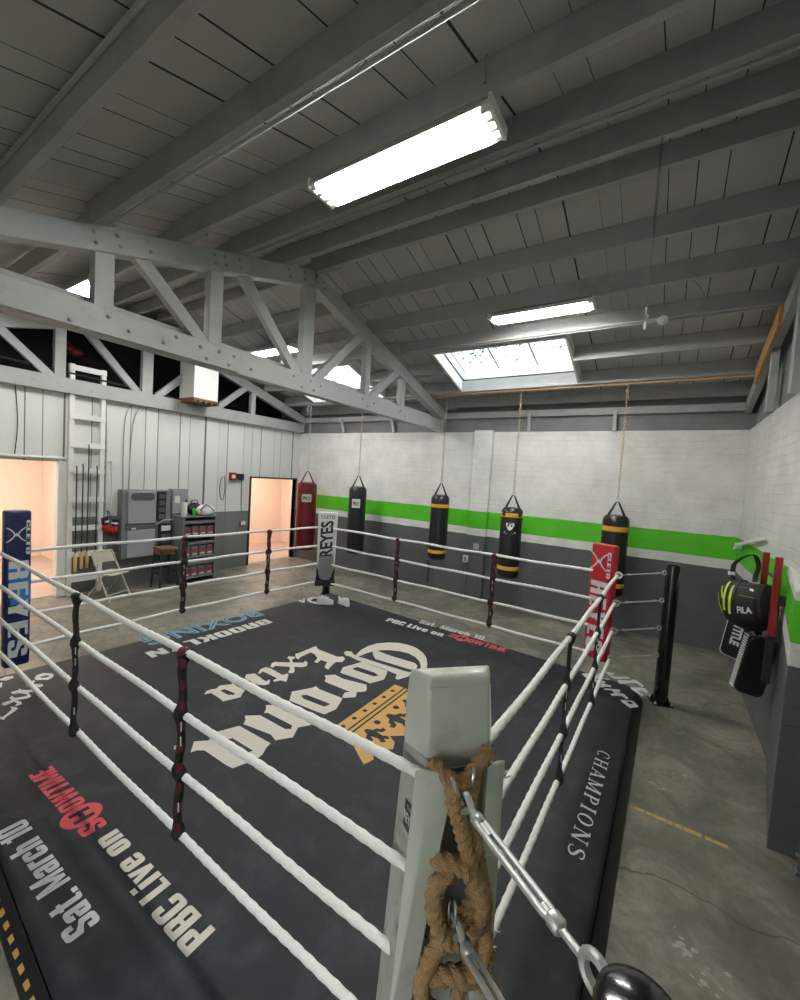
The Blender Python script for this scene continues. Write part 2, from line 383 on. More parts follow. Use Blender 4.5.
ORD = 'first second third fourth fifth sixth seventh eighth ninth tenth eleventh twelfth thirteenth'.split()
# heavy condensed capitals and small letters as outlines (cap height 1)
def heavy_glyphs():
    t, w = .185, .46
    bar = lambda x0, x1, y0, y1: [(x0, y0), (x1, y0), (x1, y1), (x0, y1)]
    def capp(x0, x1, y0, y1, tl=0., tr=0., bl=0., br=0.):
        out = []
        for cx, cy, r, a in ((x1, y1, tr, 0), (x0, y1, tl, 90), (x0, y0, bl, 180), (x1, y0, br, 270)):
            sx = -1 if cx == x1 else 1; sy = -1 if cy == y1 else 1
            if not r: out.append((cx, cy)); continue
            for k in range(5): q = math.radians(a+90*k/4); out.append((cx+sx*r+r*math.cos(q), cy+sy*r+r*math.sin(q)))
        return out
    def oval(x1, y1): return [(capp(0, x1, 0, y1, .14, .14, .14, .14), [capp(t, x1-t, .15, y1-.15, .045, .045, .045, .045)])]
    top = lambda x0, x1, y, tl=.13, tr=.13, h=.17: capp(x0, x1, y-h, y, tl, tr)
    bot = lambda x0, x1, y=0, bl=.13, br=.13, h=.17: capp(x0, x1, y, y+h, 0, 0, bl, br)
    def diag(x0, y0, x1, y1, th): return [(x0, y0), (x0+th, y0), (x1+th, y1), (x1, y1)]
    S_ = lambda l: [(p, []) for p in l]; X = .74; lw = .42
    G = {}
    G['P'] = (w, S_([bar(0, t, 0, 1), top(t-.01, w, 1, 0, .13), bar(w-t, w, .54, .85), capp(t-.01, w, .39, .55, br=.13)]))
    G['B'] = (w, S_([bar(0, t, 0, 1), top(t-.01, w, 1, 0, .12, .15), bar(w-t, w, .60, .86), bar(t-.01, w-.02, .44, .58), bar(w-t, w, .13, .44), bot(t-.01, w, 0, 0, .12, .15), bar(w-t, w-.03, .43, .62)]))
    G['R'] = (w, S_([bar(0, t, 0, 1), top(t-.01, w, 1, 0, .13, .15), bar(w-t, w, .58, .86), bar(t-.01, w-.02, .42, .57), bar(w-t, w, 0, .43), bar(w-t, w-.03, .42, .6)]))
    def cc(x1, y1, k): return S_([bar(0, t, .14, y1-.14), top(0, x1, y1), bot(0, x1), bar(x1-t, x1, y1-k, y1-.14), bar(x1-t, x1, .14, k)])
    G['C'] = (w, cc(w, 1, .37)); G['c'] = (lw, cc(lw, X, .28)); G['O'] = (w, oval(w, 1)); G['0'] = (w, oval(w, 1)); G['o'] = (lw, oval(lw, X))
    G['G'] = (w, S_([bar(0, t, .14, .86), top(0, w, 1), bot(0, w), bar(w-t, w, .65, .86), bar(w-t, w, .0, .52), bar(w*.5, w, .38, .52)]))
    G['S'] = (w, S_([top(0, w, 1), bot(0, w), bar(0, t, .62, .86), bar(w-t, w, .14, .38), [(0, .63), (w-t, .36), (w, .38), (w, .40), (t, .66), (0, .68)], [(0, .52), (w, .30), (w, .46), (0, .70)], bar(w-t, w, .68, .86), bar(0, t, .14, .33)]))
    G['L'] = (.36, S_([bar(0, t, 0, 1), bar(0, .36, 0, .15)])); G['T'] = (.42, S_([bar(.21-t/2, .21+t/2, 0, 1), bar(0, .42, .85, 1)])); G['I'] = (t, S_([bar(0, t, 0, 1)]))
    G['E'] = (.37, S_([bar(0, t, 0, 1), bar(0, .37, 0, .15), bar(0, .34, .43, .57), bar(0, .37, .85, 1)])); G['H'] = (w, S_([bar(0, t, 0, 1), bar(w-t, w, 0, 1), bar(0, w, .43, .58)]))
    G['K'] = (.48, S_([bar(0, t, 0, 1), diag(t-.02, .42, .30, 1, .18), diag(.30, 0, t-.01, .52, .18)])); G['Y'] = (.48, S_([diag(.16, .36, 0, 1, .17), diag(.15, .36, .31, 1, .17), bar(.155, .325, 0, .45)])); G['X'] = (.48, S_([diag(0, 0, .30, 1, .18), diag(.30, 0, 0, 1, .18)]))
    G['M'] = (.64, S_([bar(0, .15, 0, 1), bar(.49, .64, 0, 1), diag(.25, .05, .02, 1, .14), diag(.25, .05, .48, 1, .14)])); G['N'] = (.48, S_([bar(0, .15, 0, 1), bar(.33, .48, 0, 1), diag(.30, 0, .02, 1, .16)]))
    G['W'] = (.74, S_([diag(.12, 0, 0, 1, .15), diag(.14, 0, .285, 1, .14), diag(.44, 0, .305, 1, .14), diag(.46, 0, .59, 1, .15)])); G['V'] = (.46, S_([diag(.14, 0, 0, 1, .17), diag(.15, 0, .29, 1, .17)]))
    G['i'] = (t, S_([bar(0, t, 0, X), bar(0, t, .83, 1)])); G['v'] = (.43, S_([diag(.13, 0, 0, X, .16), diag(.14, 0, .27, X, .16)]))
    G['e'] = (lw, S_([bar(0, t, .14, X-.14), top(0, lw, X), bot(0, lw), bar(lw-t, lw, .34, X-.14), bar(t-.01, lw, .31, .42), bar(lw-t, lw, .14, .22)]))
    G['n'] = (lw, S_([bar(0, t, 0, X), top(t-.02, lw, X, .0, .12), bar(lw-t, lw, 0, X-.14)])); G['h'] = (lw, S_([bar(0, t, 0, 1), top(t-.02, lw, X, .0, .12), bar(lw-t, lw, 0, X-.14)]))
    G['r'] = (.33, S_([bar(0, t, 0, X), bar(t-.02, .33, X-.2, X)])); G['t'] = (.32, S_([bar(.06, .06+t, .12, .95), bar(0, .32, X-.13, X), bot(.06, .32, 0, .12, 0, .14)]))
    G['a'] = (lw, S_([bar(lw-t, lw, 0, X-.12), top(0, lw, X), bar(0, t, .50, X-.14), bar(0, t, .12, .34), bot(0, lw-t+.02, 0, .12, 0, .14), bar(.08, lw-t+.02, .32, .43), bar(0, .16, .28, .40)]))
    G['1'] = (.30, S_([bar(.30-t, .30, 0, 1), bar(0, .16, .72, .86)])); G['.'] = (t, S_([bar(0, t, 0, .17)]))
    return G
HG = heavy_glyphs()
def heavy(b, body, o, u, v, n=(0, 0, 0), gap=.06, lift=(0, 0, 1)):
    """heavy condensed lettering filling o, o+u, o+v (cap height)"""
    o, u, v, n, lift = V(o), V(u), V(v), V(n), V(lift)*.00012
    tot = sum((HG[c][0] if c != ' ' else .2)+gap for c in body)-gap; x0 = 0.
    for c in body:
        if c == ' ': x0 += .2+gap; continue
        for i, (pl, hs) in enumerate(HG[c][1]):
            b.poly(pl, hs, lambda x, y, z, s=x0, i=i: o+u*((s+x)/tot)+v*y+n+lift*i)
        x0 += HG[c][0]+gap
    return b

# ring mat print outlines, metres on the mat
CANVAS = {
 'corona': [
  ([(-3.081,3.981),(-3.143,4.081),(-3.179,4.227),(-3.184,4.385),(-3.147,4.534),(-3.056,4.655),(-2.94,4.743),(-2.791,4.78),(-2.655,4.763),(-2.521,4.696),(-2.403,4.59),(-2.307,4.445),(-2.225,4.273),(-2.196,4.129),(-2.205,3.986),(-2.251,4.082),(-2.285,4.222),(-2.342,4.341),(-2.412,4.431),(-2.518,4.51),(-2.648,4.549),(-2.771,4.528),(-2.877,4.478),(-2.964,4.401),(-3.023,4.306),(-3.059,4.203),(-3.073,4.075)], []),
  ([(-3.047,4.299),(-3.03,4.343),(-2.777,4.332),(-2.441,4.361),(-2.372,4.315),(-2.334,4.21),(-2.393,4.177),(-2.45,4.17),(-2.704,4.147),(-2.879,4.13),(-2.966,4.202)], []),
  ([(-3.287,4.004),(-3.3,4.07),(-3.239,4.102),(-3.172,4.057),(-3.07,4.037),(-3.039,4.051),(-2.704,4.073),(-2.417,4.098),(-2.335,4.123),(-2.317,4.015),(-2.37,3.874),(-2.404,3.872),(-2.449,3.969),(-2.638,3.979),(-3.02,3.957),(-3.163,3.977),(-3.217,3.963)], []),
  ([(-2.974,3.579),(-3.036,3.697),(-2.957,3.947),(-2.962,3.988),(-2.872,3.959),(-2.581,3.97),(-2.54,3.892),(-2.492,3.772),(-2.561,3.601),(-2.626,3.607),(-2.921,3.58)], [[(-2.936,3.754),(-2.909,3.819),(-2.674,3.835),(-2.59,3.806),(-2.626,3.754),(-2.892,3.733)]]),
  ([(-3.067,3.418),(-2.986,3.503),(-2.857,3.49),(-2.572,3.552),(-2.512,3.481),(-2.494,3.436),(-2.556,3.366),(-2.505,3.283),(-2.588,3.193),(-2.616,3.204),(-2.648,3.276),(-2.621,3.33),(-2.675,3.322),(-2.916,3.313),(-2.972,3.317),(-3.0,3.369)], []),
  ([(-3.079,2.946),(-2.97,3.142),(-2.97,3.181),(-2.899,3.16),(-2.593,3.18),(-2.554,3.095),(-2.512,2.989),(-2.54,2.86),(-2.618,2.846),(-2.971,2.814)], [[(-2.956,2.954),(-2.916,3.0),(-2.614,3.025),(-2.628,2.953),(-2.888,2.925)]]),
  ([(-3.082,2.617),(-2.982,2.707),(-2.568,2.725),(-2.517,2.663),(-2.579,2.563),(-2.513,2.442),(-2.596,2.323),(-2.685,2.351),(-2.991,2.299),(-3.031,2.351),(-3.09,2.385),(-2.987,2.476),(-2.653,2.478),(-2.611,2.511),(-2.641,2.553),(-2.969,2.545),(-2.987,2.519),(-3.025,2.574)], []),
  ([(-2.995,1.815),(-3.098,1.904),(-3.02,1.986),(-3.043,2.021),(-3.089,2.054),(-2.996,2.262),(-2.595,2.273),(-2.582,2.221),(-2.536,2.141),(-2.529,2.069),(-2.564,1.975),(-2.586,1.907),(-2.651,1.899),(-2.934,1.895),(-2.982,1.857)], [[(-2.922,2.067),(-2.896,2.123),(-2.632,2.127),(-2.65,2.07),(-2.696,2.055),(-2.886,2.058)]]),
 ],
 'extra': [
  ([(-3.7,2.358),(-3.742,2.416),(-3.735,2.461),(-3.708,2.502),(-3.739,2.556),(-3.679,2.638),(-3.674,2.671),(-3.593,2.658),(-3.466,2.665),(-3.434,2.615),(-3.385,2.553),(-3.422,2.461),(-3.448,2.405),(-3.522,2.414),(-3.67,2.42),(-3.69,2.384)], [[(-3.648,2.502),(-3.633,2.546),(-3.486,2.565),(-3.473,2.538),(-3.517,2.502)]]),
  ([(-3.683,2.821),(-3.733,2.881),(-3.68,2.949),(-3.503,2.92),(-3.434,2.914),(-3.461,2.956),(-3.432,2.958),(-3.378,2.898),(-3.394,2.852),(-3.449,2.819),(-3.495,2.817),(-3.451,2.736),(-3.432,2.694),(-3.447,2.673),(-3.48,2.684),(-3.554,2.814),(-3.61,2.809)], []),
  ([(-3.655,2.97),(-3.716,3.059),(-3.707,3.125),(-3.648,3.141),(-3.423,3.121),(-3.406,3.181),(-3.373,3.163),(-3.277,3.046),(-3.345,3.032),(-3.374,2.965),(-3.408,2.979),(-3.409,3.035),(-3.654,3.04),(-3.636,2.986)], []),
  ([(-3.678,3.165),(-3.74,3.238),(-3.738,3.281),(-3.65,3.341),(-3.597,3.387),(-3.664,3.436),(-3.703,3.44),(-3.733,3.486),(-3.669,3.524),(-3.632,3.502),(-3.637,3.459),(-3.57,3.405),(-3.469,3.482),(-3.493,3.53),(-3.44,3.522),(-3.378,3.447),(-3.398,3.39),(-3.478,3.336),(-3.4,3.281),(-3.369,3.236),(-3.392,3.202),(-3.433,3.205),(-3.454,3.258),(-3.513,3.306),(-3.66,3.215),(-3.637,3.175)], []),
  ([(-3.722,3.583),(-3.707,3.65),(-3.701,3.875),(-3.703,3.925),(-3.601,3.869),(-3.271,3.869),(-3.229,3.919),(-3.162,3.885),(-3.135,3.795),(-3.191,3.746),(-3.175,3.667),(-3.13,3.542),(-3.2,3.558),(-3.27,3.678),(-3.365,3.671),(-3.341,3.586),(-3.388,3.576),(-3.43,3.678),(-3.535,3.739),(-3.612,3.74),(-3.61,3.574),(-3.581,3.503),(-3.638,3.517)], []),
 ],
 'corner_right': [
  ([(-0.695,5.482),(-0.635,5.546),(-0.546,5.516),(-0.509,5.674),(-0.474,5.64),(-0.506,5.529),(-0.378,5.556),(-0.407,5.511),(-0.484,5.519),(-0.528,5.43),(-0.482,5.448),(-0.427,5.447),(-0.417,5.416),(-0.439,5.375),(-0.354,5.382),(-0.355,5.335),(-0.399,5.317),(-0.438,5.255),(-0.478,5.252),(-0.518,5.359),(-0.608,5.362)], []),
  ([(-0.465,5.756),(-0.427,5.766),(-0.357,5.769),(-0.366,5.711),(-0.413,5.692),(-0.355,5.67),(-0.2,5.788),(-0.186,5.738),(-0.247,5.694),(-0.31,5.626),(-0.356,5.615),(-0.425,5.681)], []),
  ([(-0.301,5.601),(-0.167,5.693),(-0.156,5.742),(-0.117,5.755),(-0.034,5.649),(-0.045,5.595),(-0.112,5.66),(-0.15,5.64),(-0.273,5.507),(-0.299,5.531)], []),
  ([(-0.165,5.491),(-0.069,5.563),(-0.019,5.586),(0.015,5.505),(-0.002,5.456),(-0.053,5.495),(-0.082,5.443),(-0.024,5.385),(-0.034,5.349),(-0.098,5.393),(-0.152,5.45)], []),
  ([(-0.422,5.225),(-0.395,5.273),(-0.259,5.339),(-0.252,5.284),(-0.301,5.243),(-0.215,5.262),(-0.16,5.188),(-0.175,5.142),(-0.228,5.189),(-0.321,5.122),(-0.344,5.155),(-0.298,5.21),(-0.341,5.256),(-0.406,5.202)], []),
  ([(-0.237,5.081),(-0.121,5.153),(-0.083,5.104),(-0.057,5.048),(-0.133,4.961),(-0.164,4.991),(-0.209,5.033)], [[(-0.171,5.09),(-0.131,5.113),(-0.105,5.08),(-0.15,5.043)]]),
 ],
 'corner_left': [
  ([(-5.262,1.48),(-5.318,1.515),(-5.325,1.566),(-5.255,1.62),(-5.196,1.619),(-5.146,1.591),(-5.123,1.548),(-5.203,1.475)], [[(-5.252,1.521),(-5.241,1.575),(-5.2,1.587),(-5.192,1.552),(-5.221,1.52)]]),
  ([(-5.195,1.403),(-5.217,1.463),(-5.171,1.462),(-5.151,1.414),(-5.064,1.487),(-5.015,1.477),(-5.012,1.449),(-5.075,1.401),(-5.143,1.382)], []),
  ([(-5.098,1.26),(-5.096,1.31),(-5.116,1.33),(-5.077,1.331),(-5.015,1.377),(-5.028,1.415),(-4.967,1.417),(-4.937,1.394),(-4.984,1.354),(-4.917,1.351),(-4.867,1.346),(-4.853,1.312),(-4.888,1.25),(-4.818,1.264),(-4.774,1.256),(-4.773,1.215),(-4.799,1.214),(-4.813,1.235),(-4.876,1.227),(-4.853,1.16),(-4.896,1.146),(-4.927,1.163),(-4.92,1.223),(-4.982,1.217),(-5.004,1.244),(-4.946,1.251),(-4.912,1.321),(-4.93,1.34),(-5.016,1.304),(-5.048,1.255)], []),
  ([(-4.802,1.181),(-4.754,1.21),(-4.712,1.213),(-4.683,1.185),(-4.628,1.113),(-4.589,1.091),(-4.628,1.075),(-4.683,1.087),(-4.652,1.093),(-4.674,1.124),(-4.74,1.179)], []),
  ([(-5.479,1.269),(-5.501,1.319),(-5.469,1.365),(-5.415,1.356),(-5.4,1.296),(-5.449,1.263)], []),
  ([(-5.393,1.25),(-5.376,1.264),(-5.274,1.235),(-5.267,1.221)], []),
  ([(-5.54,1.398),(-5.517,1.447),(-5.49,1.441),(-5.487,1.401)], []),
 ],
 'corner_far': [
  ([(-5.31,5.105),(-5.295,5.161),(-5.236,5.153),(-5.322,5.26),(-5.303,5.278),(-5.138,5.113),(-5.172,5.08)], []),
  ([(-5.22,5.235),(-5.281,5.343),(-5.264,5.465),(-5.119,5.522),(-4.996,5.458),(-4.926,5.321),(-4.949,5.196),(-5.074,5.176)], [[(-5.171,5.284),(-5.203,5.404),(-5.094,5.444),(-5.013,5.399),(-4.996,5.293),(-5.09,5.24)]]),
  ([(-5.289,5.647),(-5.228,5.663),(-5.136,5.62),(-5.05,5.661),(-5.025,5.581),(-5.128,5.584)], []),
  ([(-4.967,5.789),(-4.962,5.839),(-4.74,5.627),(-4.626,5.617),(-4.639,5.524),(-4.733,5.552)], []),
 ],
 'reg': [
  ([(-3.104,1.803),(-3.092,1.793),(-3.09,1.78),(-3.098,1.768),(-3.114,1.761),(-3.134,1.76),(-3.152,1.766),(-3.164,1.776),(-3.167,1.789),(-3.159,1.801),(-3.143,1.809),(-3.123,1.809)], [[(-3.114,1.796),(-3.106,1.786),(-3.112,1.776),(-3.127,1.77),(-3.143,1.773),(-3.15,1.783),(-3.145,1.793),(-3.129,1.799)]]),
 ],
}
# ------------------------------------------------------------------ room
XL, XR, YB, YF, WT = -8.6, .985, 8.08, -1.4, 3.455
RY = 4.05
def zr(y): return 5.12-.3*abs(y-RY)      # top of the truss chords = underside of the roof beams

b = B().box(-13, 1.5, YF-.2, 8.5, -.2, 0); struct('floor', b, 'floor', smooth=0)
# back wall: white painted lower wall, grey set-back band above
b = B().box(XL-.1, XR+.3, YB, YB+.3, 0, WT); struct('wall_back', b, 'back', smooth=0)
b = B().box(-9.7, XR+.3, YB+.05, YB+.3, WT, 4.3); struct('wall_back_upper', b, 'band', smooth=0)
b = B().box(-3.42, -3.02, YB-.10, YB, 0, WT+.02); struct('trim_1', b, 'back', smooth=0, bevel=.008)      # brick pilaster
b = B().box(XL, XR, YB-.03, YB+.06, 3.74, 3.86); struct('trim_2', b, 'beam', smooth=0)                   # wall plate
# side wall of brick
b = B().box(XR, XR+.3, YF, YB+.3, 0, WT); struct('wall_right', b, 'side', smooth=0)
b = B().box(XR+.06, XR+.3, YF, YB+.3, WT, 5.4); struct('wall_right_upper', b, 'bandside', smooth=0)
b = B(); ring = lambda z, e: [(.785+e, 3.75+e, z), (XR+.01, 3.75+e, z), (XR+.01, 5.05-e, z), (XR, 5.05-e, z)]
b.loft([ring(0, 0), ring(1.80, 0), ring(1.83, .02)]); b.loft([[(.90, 3.80, 1.8), (XR+.01, 3.80, 1.8), (XR+.01, 4.5, 1.8), (XR, 4.5, 1.8)], [(.90, 3.80, WT), (XR+.01, 3.80, WT), (XR+.01, 4.5, WT), (XR, 4.5, WT)]])
struct('trim_3', b, 'pier', smooth=0, bevel=.012)   # tapering pier
b = B(); b.box(-9.7, -1.75, YF-.3, YF, 0, 4.0); b.box(-.35, XR+.3, YF-.3, YF, 0, 4.0); b.box(-1.75, -.35, YF-.3, YF, 2.35, 4.0); struct('wall_front', b, 'back', smooth=0)
b = B(); b.box(-1.80, -1.72, YF-.32, YF+.02, 0, 2.40); b.box(-.38, -.30, YF-.32, YF+.02, 0, 2.40); b.box(-1.80, -.30, YF-.32, YF+.02, 2.32, 2.40); struct('added_door_4_frame', b, 'whitepaint', smooth=0)   # open entrance behind the camera, added to let daylight reach the near corner
b = B().box(-12, 6, -9, YF-.3, -.1, -.02); struct('ground_outside', b, 'floor', smooth=0)
# board wall with two door openings
D1a, D1b, D1z, D2a, D2b, D2z = .3, 2.78, 2.31, 6.50, 7.98, 2.168
b = B()
for y0, y1, z0, z1 in ((YF, D1a, 0, 3.555), (D1a, D1b, D1z, 3.555), (D1b, D2a, 0, 3.555), (D2a, D2b, D2z, 3.555), (D2b, YB, 0, 3.555)): b.box(XL-.12, XL, y0, y1, z0, z1)
struct('wall_left', b, 'sheet', smooth=0)
b = B().box(XL-.16, XL+.03, D1b-.10, D1b+.02, 0, D1z+.02); struct('door_1_frame', b, 'whitepaint', smooth=0, bevel=.006)
b = B().box(XL-.14, XL+.015, D2a-.02, D2a+.03, 0, D2z+.02); b.box(XL-.14, XL+.015, D2a-.02, D2b+.03, D2z, D2z+.04); b.box(XL-.14, XL+.015, D2b, D2b+.03, 0, D2z); struct('door_2_frame', b, 'dark', smooth=0)
# rooms beyond the two doors
b = B().box(-12.6, -12.5, -1.6, 3.9, 0, 3.1); b.box(-12.5, XL-.12, 3.6, 3.75, 0, 3.1); b.box(-12.5, XL-.12, -1.6, -1.5, 0, 3.1); b.box(-12.6, XL-.12, -1.6, 3.75, 3.0, 3.1)
struct('wall_annex', b, 'peach', smooth=0)
b = B().box(-12.5, -12.44, .9, 2.1, 0, 2.3); b.box(-12.44, -12.42, 1.0, 1.45, .2, 1.0); b.box(-12.44, -12.42, 1.55, 2.0, .2, 1.0); b.box(-12.44, -12.42, 1.0, 1.45, 1.15, 2.15); b.box(-12.44, -12.42, 1.55, 2.0, 1.15, 2.15)
struct('door_3', b, 'peach', smooth=0, bevel=.01)
b = B().box(-12.5, XL-.12, -1.5, 3.6, 0, .004); struct('floor_annex', b, 'annex_floor', smooth=0)
b = B().box(-11.0, -10.9, 5.9, 9.6, 0, 2.8); b.box(-11, XL-.12, 5.8, 5.9, 0, 2.8); b.box(-11, XL-.12, 9.5, 9.6, 0, 2.8); b.box(-11, XL-.12, 5.8, 9.6, 2.75, 2.85); b.box(XL-.2, XL-.12, 8.0, 9.6, 0, 2.8); b.box(XL-.2,XL-.12,5.8,6.46,0,2.8)
struct('wall_store', b, 'peach', smooth=0)
b = B().box(-11, XL-.12, 5.9, 9.5, 0, .004); struct('floor_store', b, 'annex_floor', smooth=0)
# unlit loft behind the gable truss, its darkness painted as black panels
b = B().box(-9.6, -9.5, YF, 8.4, 3.2, 5.5); b.box(-9.6, XL-.15, YF, 8.4, 3.15, 3.2); struct('wall_loft_shade', b, 'black', smooth=0)

# ceiling: sloped boards on both sides of the ridge, two skylight holes
SKY = ((-7.42, -5.33), (-3.45, -1.37)); SY0, SY1 = 6.15, 7.36
b = B(); T = .2
def deck(x0, x1, y0, y1):
    z0, z1 = zr(y0)+T, zr(y1)+T
    b.frame8([(x0, y0, z0), (x1, y0, z0), (x1, y1, z1), (x0, y1, z1), (x0, y0, z0+.04), (x1, y0, z0+.04), (x1, y1, z1+.04), (x0, y1, z1+.04)])
deck(-9.7, 1.4, YF-.4, RY); deck(-9.7, 1.4, RY, SY0); deck(-9.7, 1.4, SY1, 8.45)
for x0, x1 in ((-9.7, SKY[0][0]), (SKY[0][1], SKY[1][0]), (SKY[1][1], 1.4)): deck(x0, x1, SY0, SY1)
struct('ceiling', b, 'deck', smooth=0)
# skylights: painted shaft, glazing bars, panes
for i, (x0, x1) in enumerate(SKY):
    b = B(); t = .035; h = .40
    def q(x, y, dz): return (x, y, zr(y)+dz)
    for xa in (x0-t, x1):
        b.frame8([q(xa, SY0, 0), q(xa+t, SY0, 0), q(xa+t, SY1, 0), q(xa, SY1, 0), q(xa, SY0, h), q(xa+t, SY0, h), q(xa+t, SY1, h), q(xa, SY1, h)])
    for ya in (SY0-t, SY1):
        b.frame8([(x0-t, ya, zr(ya)), (x1+t, ya, zr(ya)), (x1+t, ya+t, zr(ya)), (x0-t, ya+t, zr(ya)), (x0-t, ya, zr(ya)+h), (x1+t, ya, zr(ya)+h), (x1+t, ya+t, zr(ya)+h), (x0-t, ya+t, zr(ya)+h)])
    w = struct(f'window_{i+1}', b, 'whitepaint', smooth=0)
    w3 = (x1-x0)/3
    for k in range(4):
        xc = x0+w3*k; bb = B().beam((xc, SY0, zr(SY0)+h+.02), (xc, SY1, zr(SY1)+h+.02), .035, .05); struct('glazing_bar', bb, 'steelmatte', w, smooth=0)
    for k in range(3):
        bb = B().frame8([q(x0+w3*k, SY0, h), q(x0+w3*k+w3, SY0, h), q(x0+w3*k+w3, SY1, h), q(x0+w3*k, SY1, h), q(x0+w3*k, SY0, h+.006), q(x0+w3*k+w3, SY0, h+.006), q(x0+w3*k+w3, SY1, h+.006), q(x0+w3*k, SY1, h+.006)])
        struct('pane', bb, 'glass', w, smooth=0)

# ------------------------------------------------------------------ roof beams
PY = [.95, 1.56, 2.27, 2.92, 3.57, 4.14, 4.80, 5.42, 6.06, 6.70, 7.37, 7.96]     # far edge of each beam
names = {k: ORD[len(PY)-1-k] for k in range(len(PY))}
tw = .055
for k, y in enumerate(PY):
    segs = [(-4.33, .98)]
    if k == 9: segs = [(-4.33, SKY[1][0]-.036), (SKY[1][1]+.036, .98)]
    for si, (x0, x1) in enumerate(segs):
        zb = zr(y if y > RY else y-tw)
        if abs(y-RY) < .12: zb = 5.12
        b = B().box(x0, x1, y-tw, y, zb, zb+.21)
        extra = '' if len(segs) == 1 else (' beside the roof truss' if si == 0 else ' beside the brick side wall')
        place = f'grey painted ceiling beam over the ring, {names[k]} out from the brick back wall'+(f', piece{extra}' if extra else '')
        tag(obj('roof_beam', b, 'beam', bevel=.004, smooth=0, at=((x0+x1)/2, y, zb)), place, 'ceiling beam', 'ceiling beams over the ring')
    if k < 1: continue
    yl = y+tw+.004
    segs = [(-8.5, -3.86)]
    if k == 9: segs = [(-8.5, SKY[0][0]-.036), (SKY[0][1]+.036, -3.86)]
    if k == 8: yl = y-tw-.004
    if k in (8,10): segs = [(-8.5, -4.05)]
    for si, (x0, x1) in enumerate(segs):
        zb = zr(yl) if yl > RY else zr(yl-tw)
        if abs(yl-RY) < .2: zb = 5.12
        if x1 > -3.9 and k == 9: x1 = -3.86
        b = B().box(x0, x1, yl-tw, yl, zb, zb+.19)
        extra = '' if len(segs) == 1 else (', piece above the board wall' if si == 0 else ', short piece ending at the truss')
        tag(obj('roof_beam', b, 'beam', bevel=.004, smooth=0, at=((x0+x1)/2, yl, zb)), f'grey ceiling beam between truss and board wall, {names[k]} from the back wall'+extra, 'ceiling beam', 'ceiling beams beyond the truss')

# ------------------------------------------------------------------ trusses
def truss(x, label, full=False, w=.15, m='truss', y0=-.9):
    t = thing('roof_truss', label, 'roof truss', (x, RY, WT))
    cz, ch = WT+.13, .245
    b = B().box(x-w/2, x+w/2, y0, YB-.01, cz-ch/2, cz+ch/2); obj('bottom_chord', b, m, t, bevel=.006, smooth=0)
    for y1, y2 in ((y0, RY+.02), (YB+.02, RY-.02)):
        b = B(); d = .215
        b.frame8([(x-w/2, y1, zr(y1)-d), (x+w/2, y1, zr(y1)-d), (x+w/2, y2, zr(y2)-d), (x-w/2, y2, zr(y2)-d), (x-w/2, y1, zr(y1)-.003), (x+w/2, y1, zr(y1)-.003), (x+w/2, y2, zr(y2)-.003), (x-w/2, y2, zr(y2)-.003)])
        obj('top_chord', b, m, t, bevel=.006, smooth=0)
    pw = .085
    for y, ww in ((.45, .13), (1.61, .15), (2.65, .15), (4.0, .19), (5.33, .12), (6.40, .12)):
        top = zr(y)-.2
        if top-cz < .15: continue
        b = B().box(x-pw/2-.01, x+pw/2+.01, y-ww/2, y+ww/2, cz+ch/2-.01, top); obj('post', b, m, t, bevel=.005, smooth=0)
    for (ya, yb_, za, zb) in (((.6, 1.45, None, 0),) if full else ())+((1.86, 2.55, 1, 0), (2.95, 3.86, 1, 0), (4.18, 5.16, 0, 1), (5.45, 6.22, 0, 1)):
        pa = (x, ya, zr(ya)-.16) if za in (1, None) else (x, ya, cz+ch/2-.03)
        pb = (x, yb_, zr(yb_)-.16) if zb == 1 else (x, yb_, cz+ch/2-.03)
        b = B().beam(pa, pb, pw, .135, up=(1, 0, 0)); b = B().beam(pa, pb, .125, pw, up=(1, 0, 0)); obj('brace', b, m, t, bevel=.005, smooth=0)
    return t
t = truss(-4.25, 'pale grey bolted timber roof truss spanning above the ring, with plates and bolts')
b = B().box(-4.172, -4.13, -.9, 2.91, WT+.012, WT+.235); obj('splice_board', b, 'truss', t, bevel=.005, smooth=0)
b = B().box(-4.345, -4.325, -.9, 7.7, WT+.10, WT+.335); obj('splice_board', b, 'truss', t, bevel=.005, smooth=0)
bb = B()
for y, z in ((1.35, .05), (1.62, .17), (1.78, .10), (2.45, .16), (2.52, .06), (2.66, .17), (2.78, .06), (2.84, .17), (.8, .12), (2.08, .09), (2.2, .18)): bb.lathe([(.022, 0), (.022, .006), (.012, .007), (.012, .022)], (-4.13, y, WT+z), 10, (1, 0, 0))
for y, z in ((3.1, .1), (3.75, .18), (3.9, .07), (4.05, .18), (4.12, .07), (4.25, .16), (5.2, .16), (5.34, .07), (5.5, .15), (6.3, .16), (6.45, .08)): bb.lathe([(.02, 0), (.02, .006), (.011, .007), (.011, .02)], (-4.175, y, WT+z), 10, (1, 0, 0))
for y in (1.52, 1.7, 1.95, 2.6, 2.72, 2.9, 3.05, 3.6, 3.85, 4.08, 4.2, 5.3, 6.35):
    for dz in (.07, .15): bb.lathe([(.02, 0), (.02, .006), (.011, .007), (.011, .02)], (-4.175, y+.3*(dz-.1), zr(y)-dz), 10, (1, 0, 0))
obj('bolt', bb, 'beam', t, smooth=30)['kind'] = 'stuff'
t = truss(-8.52, 'pale grey gable truss standing on the white board wall', full=True, w=.12)
